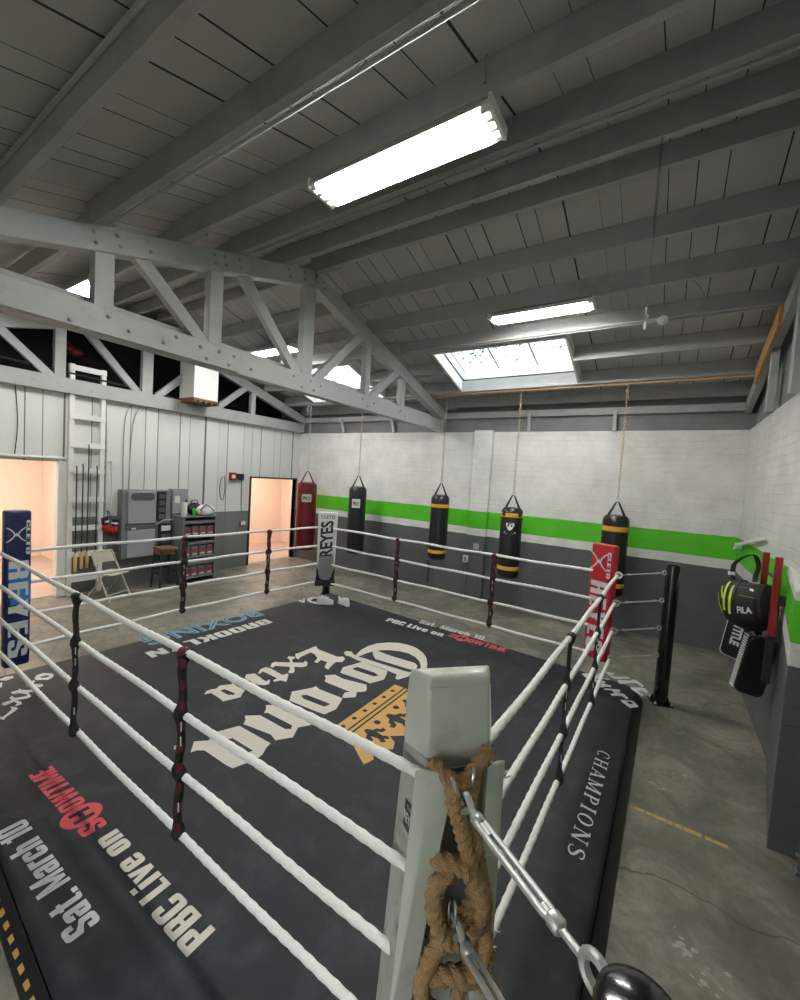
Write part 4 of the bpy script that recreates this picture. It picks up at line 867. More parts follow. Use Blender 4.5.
# ------------------------------------------------------------------ ropes
ZS = (1.46, 1.14, .82, .50)
LV = ('top', 'second', 'third', 'lowest')
RR = .0175
def ring_rope(p0, p1, bow, z, sag, label, group, r=RR):
    p0, p1 = V((*p0, z)), V((*p1, z)); d = p1-p0; q = V((-d.y, d.x, 0)).normalized(); pts = []
    n = int(d.length/.022)
    for i in range(n+1):
        s = i/n; a = 4*s*(1-s); pts.append(p0+d*s+q*bow*a-UP*(sag*a+.004*math.sin(s*23+z*7)))
    b = B().tube(pts, r, 10, lobes=2, depth=.085, pitch=.07)
    return tag(obj('ring_rope', b, 'rope', at=tuple(p0), smooth=60), label, 'rope', group)
E0 = {}
for i, z in enumerate(ZS):
    ring_rope((-.572, 1.127), (-5.22, 1.20), .0, z, .012, f'white {LV[i]} rope along the lettered side between vinyl pad and navy pad', 'ring ropes')
    ring_rope((-.475, 1.30), (-.385, 5.17), .0, z, .012, f'white {LV[i]} rope running from the vinyl pad to the red pad', 'ring ropes')
    ring_rope((-.64, 5.225), (-4.74, 5.31), -.04, z+.005, .015, f'white {LV[i]} rope between the red pad and the tall white pad', 'ring ropes')
    ring_rope((-4.99, 5.21), (-5.21, 1.42), .06 if False else -.10, z, .012, f'white {LV[i]} rope between the tall white pad and the navy pad', 'ring ropes')

def spacer(x, y, label, red=False, along=(1, 0, 0), wide=.030, sway=.0, zs=ZS, seed=0):
    """woven tie knotted round the four ropes"""
    t = thing('rope_spacer', label, 'rope tie', (x, y, zs[-1]-.03), 'black rope ties')
    al = V(along); q = V((-al.y, al.x, 0)); rnd = random.Random(seed); rings = []
    zz = zs[0]+.02; top = zs[0]; bot = zs[-1]; n = 28
    for i in range(n+1):
        z = top-(top-bot)*i/n; s = min(abs(z-k) for k in zs); wd = wide*(.62+.08*math.sin(i*1.7+seed)+(.25 if s < .03 else 0)); off = .006*math.sin(i*.9+seed)+sway*math.sin(PI*((i/n*3) % 1))
        c = V((x, y, z))+q*(.0 if False else off*.3)+al*off; dd = RR+.006 if s < .035 else .012
        rings.append([c+al*wd*.5-q*dd, c+al*wd*.62, c+al*wd*.5+q*dd, c-al*wd*.5+q*dd, c-al*wd*.62, c-al*wd*.5-q*dd])
    obj('strap', B().loft(rings), 'strap', t, smooth=60)
    for k, z in enumerate(zs):
        b = B().lathe([(RR+.002, -.024), (RR+.009, -.016), (RR+.008, 0), (RR+.010, .014), (RR+.002, .024)], (x, y, z-.005), 14, al); obj('knot', b, 'strapred' if (red and k == 0) else 'strap', t)
    if red:
        b = B()
        for i in range(9):
            z = top-.05-(top-bot-.1)*i/8; c = V((x, y, z)); dq = -c; dq.z = 0; dq.normalize(); p = c+dq*.034; sd = UP.cross(dq)
            b.add([p-sd*wide*.22+UP*.03, p+sd*wide*.20+UP*.022, p+sd*wide*.22-UP*.02, p-sd*wide*.2-UP*.03], [(0, 1, 2, 3)])
        obj('woven_pattern', b, 'strapred', t, smooth=0)
    for f in (.36, .44, .80):
        z = top-(top-bot)*f; c = V((x, y, z)); dq = -c; dq.z = 0; dq.normalize(); p = c+dq*.038; sd = UP.cross(dq)
        obj('white_print', B().add([p-sd*.003, p+sd*.003, p+sd*.004-UP*.05, p-sd*.002-UP*.05], [(0, 1, 2, 3)]), 'label', t, smooth=0)
    return t
spacer(-3.31, 1.147, 'black rope tie on the lettered side closest to the navy pad', seed=1, wide=.058)
spacer(-1.97, 1.138, 'maroon flecked black rope tie on the lettered side beside the cream blackletter print', True, seed=2, wide=.064)
A = V((-.11, -3.75, 0)).normalized()
spacer(-5.135, 2.93, 'rope tie before the steel rack and stool', True, A, seed=3, wide=.085)
spacer(-5.07, 4.22, 'rope tie before the small doorway', True, A, seed=4, wide=.085)
A = V((1, -.02, 0)).normalized()
spacer(-3.41, 5.32, 'rope tie on the back ropes before the yellow banded middle bag', True, A, seed=5, wide=.085)
spacer(-1.85, 5.285, 'rope tie on the back ropes beside the shield logo bag', True, A, seed=6, wide=.085)
A = V((.02, 1, 0)).normalized()
spacer(-.432, 2.80, 'thin slack black tie on the ropes beside the serif lettering', False, A, seed=7, wide=.022, sway=.03)
spacer(-.407, 4.02, 'thin black tie on the ropes just before the red pad', False, A, seed=8, wide=.02, sway=.02)

# ------------------------------------------------------------------ turnbuckles
def turnbuckle(p0, p1, label, r=.011, body=(.16, .80), group='ring turnbuckles', rope_ring=True, flat=False):
    p0, p1 = V(p0), V(p1); d = (p1-p0); L = d.length; d = d/L; sd = d.cross(UP).normalized(); up2 = sd.cross(d)
    t = thing('turnbuckle', label, 'turnbuckle', tuple(p0), group)
    a, c = p0+d*L*body[0], p0+d*L*body[1]
    b = B()
    for s in (-1, 1): b.tube([a+sd*s*r*.5, a+d*r*2+sd*s*r*.95, c-d*r*2+sd*s*r*.95, c+sd*s*r*.5], r*.70, 8)
    b.lathe([(r*1.2, 0), (r*1.55, r*.4), (r*1.55, r*2.2), (r*1.1, r*2.8)], a-d*r*1.2, 8, d); b.lathe([(r*1.1, 0), (r*1.55, r*.4), (r*1.55, r*2.4), (r*1.2, r*2.8)], c-d*r*1.2, 8, d)
    obj('body', b, 'steelmatte', t, smooth=40)
    b = B().tube([p0+d*r*4, a+d*r*5], r*.72, 8); hk = [p0+d*r*4+(-d*math.cos(k*.55)+up2*math.sin(k*.55))*r*2.2*1.0-d*r*0 for k in range(0)]
    b.tube(spline([p0+d*r*5.5, p0+d*r*4.2+up2*r*.8, p0+d*r*2.4+up2*r*2.2, p0+up2*r*1.9, p0-d*r*1.4, p0+d*r*.2-up2*r*1.9, p0+d*r*1.8-up2*r*1.6], 4), r*.85, 8); obj('hook', b, 'steelmatte', t)
    b = B().tube([c-d*r*3, p1-d*r*4.5], r*.72, 8); b.torus(p1-d*r*2, sd if not flat else up2, r*2.6, r*.9, 18, 8); obj('eye_bolt', b, 'steelmatte', t)
    return t
for i, z in enumerate(ZS):
    zz = z+.03
    tb = turnbuckle((-.365, 5.24, z), (.075, 5.56, z+.055), f'{LV[i]} thin steel turnbuckle between the red pad and its black post', r=.0085, body=(.2, .82))
for i, (z, zp) in enumerate(((1.435, 1.46), (1.03, 1.10))):
    turnbuckle(tuple(P(-.02, .215, z)), (-.015, .855, zp), f'{"upper" if i == 0 else "lower"} galvanised turnbuckle hooked to the hemp ropes', r=.0125, body=(.16, .74))
# white rope eyes at the red pad
for i, z in enumerate(ZS):
    b = B().torus((-.372, 5.225, z), (.3, -.95, 0), .032, .010, 18, 8); tag(obj('rope_eye', b, 'rope' if i == 0 else 'steelmatte', at=(-.372, 5.225, z)), f'{"white taped" if i == 0 else "steel"} ring at the {LV[i]} rope end beside the red pad', 'ring')

# ------------------------------------------------------------------ hemp ropes tied in the near pad
def hemp(pts, r, label, group='hemp ropes in the corner pad', sub=10):
    pp = resample(spline([P(*q) for q in pts], sub), .005); b = B().tube(pp, r*1.17, 18, lobes=3, depth=.14, pitch=.034)
    return tag(obj('hemp_rope', b, 'hemp', at=tuple(pp[0]), smooth=70), label, 'rope', group)
hemp([(-.095, .13, 1.50), (-.07, .165, 1.487), (-.035, .185, 1.468), (.0, .19, 1.475), (.03, .18, 1.495), (.06, .165, 1.515), (.095, .14, 1.53)], .020, 'brown hemp rope crossing under the padded top of the vinyl pad')
hemp([(-.02, .20, 1.485), (-.045, .205, 1.455), (-.035, .205, 1.40), (-.012, .20, 1.34), (.012, .195, 1.27), (.04, .19, 1.19), (.055, .185, 1.13), (.045, .20, 1.07), (.0, .215, 1.03)], .0215, 'brown hemp rope hanging down from the upper turnbuckle hook')
hemp([(.04, .17, 1.50), (.03, .175, 1.44), (.02, .18, 1.36), (.045, .18, 1.27), (.065, .175, 1.16), (.080, .17, 1.06), (.09, .165, .98)], .021, 'second brown hemp rope strand hanging behind the first one')
hemp([(-0.103, .12, 1.205), (-0.083, .15, 1.20), (-0.053, .18, 1.21), (0.002, .20, 1.20), (0.052, .21, 1.15), (0.072, .215, 1.08), (0.052, .22, 1.01), (-0.008, .22, .98), (-0.058, .215, 1.02), (-0.083, .21, 1.08), (-0.078, .20, 1.15), (-0.028, .19, 1.185)], .0225, 'thick hemp rope coil looped around the lower turnbuckle hook')
hemp([(-0.005, .19, 1.00), (-0.045, .19, .95), (-0.080, .185, .88), (-0.095, .18, .80), (-0.075, .175, .72), (-0.005, .18, .66), (0.075, .185, .62)], .0225, 'hemp rope falling to the side below the coil')
hemp([(-0.095, .13, .80), (-0.060, .18, .83), (-0.005, .205, .845), (0.065, .21, .83), (0.125, .20, .78), (0.165, .18, .70)], .023, 'hemp rope crossing low in the channel of the vinyl pad')
hemp([(.055, .20, 1.06), (.085, .21, 1.0), (.095, .21, .93), (.07, .215, .86), (.01, .215, .82)], .0215, 'short hemp rope strand bending under the coil')
hemp([(-0.070, .12, .93), (-0.010, .185, .945), (0.050, .205, .93), (0.100, .20, .88), (0.140, .17, .84)], .022, 'hemp rope passing under the black rubber knob')
hemp([(.09, .13, 1.24), (.075, .165, 1.18), (.09, .185, 1.10), (.10, .19, 1.02), (.085, .19, .93), (.05, .19, .85), (.03, .18, .74)], .020, 'hemp rope at the brick side edge of the channel')
for (a, k, z, ax, R, lb) in ((-.045, .215, 1.475, E1*.6+UP*.25, .030, 'steel ring hooked through the upper hemp rope'), (.02, .20, 1.49, E1+E2*.5, .026, 'second steel ring beside the upper turnbuckle hook'), (-.03, .225, 1.085, E1*.8-UP*.1, .034, 'steel ring in the hemp coil at the lower hook')):
    b = B().torus(P(a, k, z), ax, R, .0055, 22, 8, sx=.75); tag(obj('steel_ring', b, 'steel', at=tuple(P(a, k, z))), lb, 'ring')
b = B().blob(P(.015, .235, .985), .02, .02, .026, 12, 8); tag(obj('rubber_ball', b, 'dark', at=tuple(P(.015, .235, .985))), 'small black rubber knob tucked in the hemp rope knot', 'knob')
# frayed tape tails at the rope ends
for i, (a, k, z) in enumerate(((.125, .12, 1.43), (.13, .10, 1.10), (.14, .09, .86), (.15, .09, .79))):
    p = P(a, k, z); b = B(); rnd = random.Random(i)
    for s in range(3):
        e = E1*rnd.uniform(.04, .075)+E2*rnd.uniform(-.02, .02)+UP*rnd.uniform(-.03, .03)
        b.tube(spline([p, p+e*.5-UP*.012, p+e], 4), [.003]*8+[.0008], 5)
    tag(obj('tape_tail', b, 'label', at=tuple(p)), ('frayed clear tape tail by the upper turnbuckle', 'frayed tape tail beside the hanging hemp rope', 'frayed tape tail near the lowest rope end', 'short curled tape tail under the lowest rope end')[i], 'tape')

# ------------------------------------------------------------------ shoes on the far corner
def shoe(x, y, ang, label):
    t = thing('sneaker', label, 'shoe', (x, y, TZ), 'white sneakers'); R = Matrix.Rotation(ang, 3, 'Z'); f = lambda a, bb, z: V((x, y, TZ+.003))+R @ V((a, bb, z))
    prof = [(-.14, .026), (-.12, .036), (-.05, .034), (.02, .040), (.08, .050), (.12, .042), (.14, .022)]
    b = B(); b.loft([[f(a, w*s, z) for a, w in prof for s in (1,)]+[f(a, -w, z) for a, w in reversed(prof)] for z, s in ((0, 1), (.012, 1.05), (.026, 1.0))]); obj('sole', b, 'whitepaint', t)
    hs = (.095, .115, .11, .085, .062, .048, .038)
    b = B(); b.loft([[f(a, w*.95*math.cos(q), .026+h*math.sin(q)**.8 if math.sin(q) > 0 else .026) for q in [PI*i/8 for i in range(9)]] for (a, w), h in zip(prof, hs)]); obj('upper', b, 'whitecloth', t)
    b = B()
    for a in (.0, .025, .05): b.tube([f(a, -.022, .10-a*.6), f(a+.012, 0, .115-a*.6), f(a, .022, .10-a*.6)], .004, 5)
    b.tube(spline([f(-.01, 0, .12), f(0, .03, .15), f(.03, .05, .11), f(.01, .02, .12)], 5), .003, 5); obj('laces', b, 'label', t)
    return t
shoe(-4.83, 5.30, .75, 'white sneaker lying under the tall white corner pad')
shoe(-4.58, 5.50, 2.9, 'white sneaker lying apart on the mat corner beside its pair')
# ------------------------------------------------------------------ punch bags
def punch_bag(x, y, ztop_chain, zeye, ztop, zbot, r, m, label, chain='rust', bands=None, patch=None, logo=False, straps=4, lean=0., under=None):
    t = thing('punch_bag', label, 'punch bag', (x, y, zbot), 'hanging punch bags')
    H = ztop-zbot
    b = B().lathe([(r*.86, 0), (r*.95, .02), (r, .06), (r*1.005, H*.35), (r*.985, H*.7), (r, H-.13), (r*.97, H-.06), (r*.80, H-.015), (r*.3, H), (.001, H)], (x, y, zbot), 32); obj('bag_body', b, m, t)
    for f0, wd in bands or ():
        b = B().lathe([(r*.99, 0), (r*1.018, .006), (r*1.018, wd-.006), (r*.99, wd)], (x, y, zbot+f0), 32); obj('band', b, 'yellow', t)
    tc = V((0, 0, 2.4))-V((x, y, 0)); a0 = math.atan2(tc.y, tc.x)
    for k in range(straps):
        a = a0+PI/4+k*2*PI/straps; d = V((math.cos(a), math.sin(a), 0)); q = V((-d.y, d.x, 0)); p0 = V((x, y, ztop-.09))+d*r*1.0; p1 = V((x, y, zeye-.02))+d*.02; pm = p0.lerp(p1, .35)+d*.012
        b = B(); w = .036
        rings = [[p-q*w*s-d*.004, p+q*w*s-d*.004, p+q*w*s+d*.004, p-q*w*s+d*.004] for p, s in ((p0-UP*.07, 1), (p0, 1), (pm, .75), (p1, .35))]
        b.loft(rings); obj('strap', b, 'strap' if m == 'bagblack' else m, t, smooth=30)
    b = B().torus((x, y, zeye-.005), (0, 1, 0), .028, .006, 16, 6); obj('ring', b, 'steel', t)
    b = B(); z = zeye+.03; i = 0; L = .045
    while z < ztop_chain-.02:
        ax = V((1, .4, 0)) if i % 2 else V((-.4, 1, 0)); cx = x+lean*(z-zeye)
        pts = [V((cx, y, z))+V((-ax.y, ax.x, 0)).normalized()*.017*math.cos(k*PI/5)+UP*.031*math.sin(k*PI/5) for k in range(10)]
        b.tube(pts, .0052, 5, closed=True); z += .050; i += 1
    obj('chain', b, chain, t)
    b = B().tube(spline([(x+lean*(ztop_chain-zeye), y, ztop_chain-.05), (x+lean*(ztop_chain-zeye), y-.014, ztop_chain), (x+lean*(ztop_chain-zeye), y+.004, ztop_chain+.03)], 5), .007, 6); obj('hook', b, 'steel', t)
    def onbag(u, z, o=.002): a = a0+u/r; return V((x+(r*1.0+o)*math.cos(a), y+(r*1.0+o)*math.sin(a), z))
    if patch:
        u0, z0, w, h, pm, txt, ink = patch; b = B(); n = 6
        for k in range(n):
            ua, ub = u0-w/2+w*k/n, u0-w/2+w*(k+1)/n; b.add([onbag(ua, z0), onbag(ub, z0), onbag(ub, z0+h), onbag(ua, z0+h)], [(0, 1, 2, 3)])
        pt = obj('label_patch', b, pm, t)
        b = B(); vs, fs = text_mesh(txt, .03); b.add([onbag(u0-w*.36+w*.72*p, z0+h*(.22+.5*q), .004) for p, q in vs], fs); obj('patch_lettering', b, ink, pt, smooth=0)
    if logo:
        b = B(); f = lambda px, pz, _: onbag(px, pz, .003); zc = zbot+H*.72; c = -.02
        b.poly([(c-.07, zc+.08), (c, zc+.095), (c+.07, zc+.08), (c+.075, zc+.04), (c+.035, zc-.03), (c, zc-.06), (c-.035, zc-.03), (c-.075, zc+.04)], [[(c-.05, zc+.055), (c-.012, zc+.06), (c-.018, zc+.01), (c-.04, zc+.02)], [(c+.05, zc+.055), (c+.012, zc+.06), (c+.018, zc+.01), (c+.04, zc+.02)]], f)
        vs, fs = text_mesh('POWERBAG', .03); b.add([onbag(c-.115+.23*p, zc-.115+.04*q, .003) for p, q in vs], fs) if False else b.poly([(c-.11, zc-.10), (c-.10, zc-.075), (c+.10, zc-.075), (c+.11, zc-.10), (c+.05, zc-.115), (c-.05, zc-.115)], [], f)
        obj('bag_emblem', b, 'label', t, smooth=0)
    return t
YBAG = 7.40
punch_bag(-7.62, YBAG+.06, 4.09, 2.45, 2.15, .44, .25, 'bagred', 'dark red punch bag hanging beside the small lit doorway', 'steelmatte', patch=(.0, 1.66, .24, .19, 'labelolive', 'PRO', 'dark'))
punch_bag(-5.975, YBAG+.06, 4.09, 2.41, 2.15, .60, .205, 'bagblack', 'plain black punch bag with square white patch near its top', 'rust', patch=(-.03, 1.66, .19, .20, 'label', 'PRO', 'dark'))
punch_bag(-3.80, YBAG, 4.08, 2.36, 2.12, .82, .185, 'bagblack', 'black punch bag with two yellow bands and no emblem, hanging in front of the pilaster', 'rust', bands=((1.04, .07), (.12, .07)))
punch_bag(-2.32, YBAG, 4.08, 2.24, 2.00, .72, .195, 'bagblack', 'black punch bag with yellow bands and white shield emblem', 'brass', bands=((1.10, .075), (.14, .075)), logo=True)
punch_bag(-.635, YBAG, 4.08, 2.26, 2.03, .74, .195, 'bagblack', 'black yellow banded punch bag half hidden behind the red corner pad', 'brass', bands=((1.03, .08), (.14, .075)))
tubething('loose_chain', [(-7.66, 7.42, 4.09), (-7.68, 7.40, 3.95), (-7.62, 7.40, 3.90), (-7.57, 7.40, 3.97), (-7.56, 7.41, 4.07)], .012, 'steelmatte', 'short loop of chain beside the dark red bag hook', 'chain', sub=6)

# ------------------------------------------------------------------ along the board wall
X0 = XL
t = thing('wall_ladder', 'tall white board ladder fixed to the wall beside the big doorway', 'ladder', (X0+.06, 3.05, 0))
for y in (2.83, 3.29): b = B().box(X0+.02, X0+.10, y-.035, y+.035, 0, 3.97); obj('rail', b, 'whitepaint', t, bevel=.004, smooth=0)
for z in (3.91, 3.52, 3.10, 2.62, 2.18, 1.68, 1.18, .72, .28): b = B().box(X0+.085, X0+.115, 2.795, 3.325, z-.045, z+.045); obj('rung', b, 'whitepaint', t, bevel=.004, smooth=0)
for k, (y, zb, zt_) in enumerate(((2.90, .74, 2.22), (2.99, .74, 2.26), (3.07, .74, 2.60), (3.20, .76, 2.24))):
    t = thing('hanging_pole', 'black exercise pole with wooden grip hanging on the white wall ladder', 'pole', (X0+.14, y, zb-.25), 'poles hanging on the ladder')
    obj('rod', B().cyl((X0+.14, y, zb), (X0+.14, y, zt_), .010, 8), 'dark', t)
    obj('grip', B().lathe([(.020, 0), (.027, .02), (.027, .27), (.020, .29)], (X0+.14, y, zb-.27-.04*(k == 0)), 12), 'blond', t)
    obj('hook', B().tube(spline([(X0+.14, y, zt_), (X0+.135, y, zt_+.04), (X0+.118, y, zt_+.03), (X0+.118, y, zt_)], 4), .006, 6), 'dark', t)
b = B().tube([(X0+.03, .3, 2.37), (X0+.03, 2.79, 2.37)], .022, 10); tag(obj('door_rail', b, 'whitepaint', at=(X0+.03, 1.5, 2.37)), 'white horizontal rail above the big lit doorway', 'rail')

# inverter cabinet
t = thing('electrical_cabinet', 'large two door grey electrical cabinet on the board wall', 'electrical cabinet', (X0, 3.95, .56))
b = B().box(X0+.01, X0+.22, 3.58, 4.46, .56, 1.86); obj('cabinet_body', b, 'graymetal', t, bevel=.012, smooth=0)
b = B().box(X0+.22, X0+.265, 3.66, 4.16, 1.22, 1.84); d = obj('door', b, 'graydoor', t, bevel=.010, smooth=0)
bb = B().poly(rrect(3.91, 1.735, .42, .15, .07), [], lambda y, z, e: V((X0+.266+e, y, z)), .006); obj('nameplate', bb, 'darkgrey', d, smooth=0)
b = B().box(X0+.22, X0+.265, 3.66, 4.16, .58, 1.10); d = obj('door', b, 'graydoor', t, bevel=.010, smooth=0)
bb = B().box(X0+.265, X0+.272, 3.72, 3.80, 1.12, 1.15); obj('badge', bb, 'label', t, smooth=0)
b = B().box(X0+.22, X0+.25, 3.64, 4.18, 1.105, 1.215); obj('cover_strip', b, 'darkgrey', t, smooth=0)
b = B().box(X0+.22, X0+.24, 4.19, 4.36, 1.26, 1.83); pn = obj('breaker_panel', b, 'dark', t, bevel=.004, smooth=0)
for k in range(4): bb = B().box(X0+.24, X0+.255, 4.215, 4.335, 1.29+.135*k, 1.38+.135*k); obj('breaker', bb, 'darkgrey', pn, bevel=.004, smooth=0)
t = thing('meter_box', 'black meter box with small white display under the breaker panel', 'meter box', (X0, 4.42, .60)); b = B().box(X0+.22, X0+.30, 4.22, 4.46, .62, 1.21) ; obj('case', b, 'dark', t, bevel=.01, smooth=0)
b = B().box(X0+.30, X0+.304, 4.25, 4.43, 1.06, 1.16); obj('display', b, 'label', t, smooth=0)
for k in range(3): bb = B().box(X0+.30, X0+.312, 4.25, 4.43, .70+.11*k, .77+.11*k); obj('slot', bb, 'darkgrey', t, bevel=.004, smooth=0)
t = thing('fuse_box', 'small grey fuse box with paper label above the steel rack', 'fuse box', (X0, 4.66, 1.35)); b = B().box(X0, X0+.14, 4.52, 4.86, 1.36, 1.88); bd = obj('case', b, 'graymetal', t, bevel=.008, smooth=0)
obj('lid', B().box(X0+.14, X0+.155, 4.535, 4.845, 1.375, 1.865), 'graydoor', t, bevel=.006, smooth=0); obj('paper_label', B().box(X0+.155, X0+.157, 4.58, 4.68, 1.60, 1.74), 'label', t, smooth=0); obj('latch', B().box(X0+.155, X0+.17, 4.80, 4.835, 1.58, 1.66), 'dark', t, smooth=0)
# gloves hanging
t = thing('boxing_gloves', 'red and black boxing gloves hanging between ladder and grey cabinet', 'boxing gloves', (X0+.1, 3.47, 1.02))
for k, (y, z, m_) in enumerate(((3.37, 1.14, 'red'), (3.48, 1.10, 'red'))):
    R = Matrix.Rotation(.5*(1-2*k), 3, 'X'); b = B().blob((X0+.14, y, z), .075, .075, .10, 14, 9, R, .05); b.blob((X0+.18, y+.05*(1-2*k), z+.03), .035, .035, .06, 10, 7, R); g = obj('glove', b, m_, t)
    b = B().lathe([(.045, 0), (.055, .03), (.052, .12), (.045, .14)], (X0+.13, y-.02*(1-2*k), z+.07), 14, (0, -.15*(1-2*k), 1)); obj('cuff', b, 'nylon', g)
    b = B().lathe([(.054, 0), (.057, .005), (.057, .032), (.054, .037)], (X0+.13, y-.02*(1-2*k), z+.12), 14, (0, -.15*(1-2*k), 1)); obj('cuff_band', b, 'label', g)
b = B().tube(spline([(X0+.12, 3.38, 1.28), (X0+.06, 3.41, 1.42), (X0+.02, 3.42, 1.46), (X0+.06, 3.44, 1.42), (X0+.12, 3.47, 1.26)], 5), .006, 6); b.cyl((X0, 3.42, 1.455), (X0+.05, 3.42, 1.455), .008, 8); obj('cord', b, 'dark', t)
# duffel sized unit: white duct box with slatted wooden bottom
t = thing('air_duct_box', 'white duct box with wooden slat bottom hanging over the board wall', 'air duct', (-8.3, 4.95, 3.68))
b = B().box(-8.56, -8.03, 4.66, 5.18, 3.745, 4.52); obj('duct', b, 'whitepaint', t, bevel=.006, smooth=0)
b = B()
for k in range(5): y = 4.67+.125*k; b.box(-8.57, -8.02, y-.02, y+.02, 3.66, 3.70)
b.box(-8.57, -8.52, 4.65, 5.19, 3.70, 3.745); b.box(-8.06, -8.01, 4.65, 5.19, 3.70, 3.745); b.box(-8.57, -8.01, 4.64, 4.68, 3.66, 3.745); b.box(-8.57, -8.01, 5.16, 5.20, 3.66, 3.745); obj('slat_frame', b, 'brown', t, smooth=0)
# alarm panel
t = thing('alarm_panel', 'small red and black alarm panel high on the wall beside the small doorway', 'alarm', (X0, 6.08, 2.09))
obj('red_case', B().box(X0, X0+.07, 5.90, 6.06, 2.09, 2.28), 'red', t, bevel=.01, smooth=0); obj('black_case', B().box(X0, X0+.06, 6.065, 6.28, 2.12, 2.26), 'dark', t, bevel=.01, smooth=0); obj('lens', B().lathe([(.05, 0), (.05, .008), (.03, .014)], (X0+.07, 5.98, 2.185), 14, (1, 0, 0)), 'label', t)
tubething('hanging_cable', [(X0+.02, 5.72, 2.18), (X0+.03, 5.66, 1.95), (X0+.02, 5.70, 1.68), (X0+.03, 5.76, 1.66), (X0+.02, 5.80, 1.9), (X0+.02, 5.78, 2.2)], .007, 'blackcable', 'looped black cable hanging on the white boards by the alarm panel', 'cable', sub=6)
tubething('wall_cable', [(X0+.01, 6.24, 2.12), (X0+.015, 6.25, 1.6), (X0+.01, 6.27, 1.34)], .006, 'blackcable', 'thin black cable dropping from the alarm panel', 'cable', sub=6)
t = thing('wall_switch', 'grey wall switch with white plate beside the small doorway', 'switch', (X0, 6.32, 1.0)); obj('box', B().box(X0, X0+.05, 6.24, 6.38, .98, 1.12), 'olive', t, bevel=.006, smooth=0); obj('plate', B().box(X0+.05, X0+.056, 6.25, 6.37, 1.03, 1.11), 'label', t, bevel=.002, smooth=0)
tubething('wall_conduit', [(X0+.02, 3.35, 3.6), (X0+.02, 3.37, 2.45), (X0+.02, 3.38, .85), (X0+.03, 3.42, .70), (X0+.05, 3.58, .66)], .015, 'cable', 'pale conduit running down the boards beside the wall ladder', 'conduit', sub=8)
tubething('wall_conduit', [(X0+.02, 3.36, 2.30), (X0+.02, 3.42, 2.36), (X0+.02, 3.48, 2.28), (X0+.02, 3.49, 1.4)], .013, 'whitepaint', 'white bent conduit between ladder and gloves', 'conduit', sub=8)
tubething('wall_cable', [(X0+.02, 3.95, 3.62), (X0+.015, 3.70, 3.3), (X0+.015, 3.66, 2.6), (X0+.015, 3.67, 1.86)], .008, 'cable', 'grey cable dropping from the truss to the electrical cabinet', 'cable', sub=6)
tubething('wall_cable', [(X0+.02, 4.02, 3.62), (X0+.015, 3.83, 3.2), (X0+.015, 3.78, 2.5), (X0+.015, 3.76, 1.86)], .007, 'cable', 'second grey cable ending on the electrical cabinet top', 'cable', sub=6)
tubething('wall_cable', [(X0+.02, 2.12, 3.55), (X0+.015, 2.16, 2.9), (X0+.015, 2.13, 2.4)], .006, 'blackcable', 'thin black cable above the big lit doorway', 'cable', sub=6)
tubething('meter_cable', [(X0+.25, 4.20, 1.18), (X0+.28, 4.3, 1.27), (X0+.24, 4.5, 1.27), (X0+.10, 4.62, 1.37)], .014, 'cable', 'grey cable bridging the meter box and the fuse box', 'cable', sub=8)
tubething('truss_cable', [(X0+.09, 1.0, 3.86), (X0+.09, 2.0, 3.83), (X0+.1, 2.9, 3.80), (X0+.1, 4.2, 3.74), (X0+.1, 5.0, 3.70)], .016, 'blackcable', 'black cable lying along the gable truss', 'cable', sub=6)
t = thing('red_bundle', 'dark red bundle lying behind the gable truss above the ladder', 'bundle', (-9.0, 2.95, 4.05)); b = B().blob((-9.0, 2.86, 4.30), .14, .18, .10, 14, 9, None, .15); b.blob((-9.0, 3.03, 4.26), .10, .11, .08, 12, 8, None, .1); obj('cloth', b, 'bagred', t); obj('sling', B().tube(spline([(-9, 2.80, 4.40), (-9, 2.86, 4.48), (-9, 2.95, 4.38)], 5), .008, 6), 'dark', t)

# steel rack with boxes
RX0, RX1, RYa, RYb, RH = -8.40, -7.98, 4.50, 5.24, 1.335
t = thing('steel_rack', 'grey steel rack with three shelves of small red boxes', 'rack', (-8.19, 4.87, 0))
for y in (RYa, RYb): obj('side_panel', B().box(RX0, RX1, y-.012, y+.012, .0, RH), 'olive', t, bevel=.004, smooth=0)
obj('back_panel', B().box(RX0, RX0+.012, RYa, RYb, .05, RH), 'darkgrey', t, smooth=0)
for z in (.10, .52, .94): obj('shelf', B().box(RX0, RX1, RYa, RYb, z-.012, z+.012), 'graymetal', t, smooth=0)
obj('top_panel', B().box(RX0-.01, RX1+.015, RYa-.02, RYb+.02, RH, RH+.025), 'olive', t, bevel=.005, smooth=0)
for y in (RYa+.02, RYb-.02): obj('front_post', B().box(RX1-.01, RX1+.012, y-.028, y+.028, .0, RH), 'olive', t, bevel=.004, smooth=0)
for z in (.39, .81, 1.24): obj('front_rail', B().box(RX1-.008, RX1+.008, RYa, RYb, z-.03, z+.03), 'olive', t, bevel=.004, smooth=0)
for zi, z in enumerate((.112, .532, .952)):
    for k in range(4):
        y = RYa+.125+.165*k
        tt = thing('small_box', f'red labelled box on the {("lowest", "middle", "top")[zi]} rack shelf, {ORD[k]} from the stool side', 'box', (-8.12, y, z), 'boxes in the steel rack')
        obj('carton', B().box(-8.25, -8.02, y-.07, y+.07, z, z+.20), 'graymetal', tt, bevel=.006, smooth=0)
        obj('front_label', B().box(-8.02, -8.016, y-.062, y+.062, z+.05, z+.16), 'redpaper', tt, smooth=0)
        obj('label_strip', B().box(-8.016, -8.013, y-.045, y+.045, z+.035, z+.062), 'label', tt, smooth=0)
zt2 = RH+.025
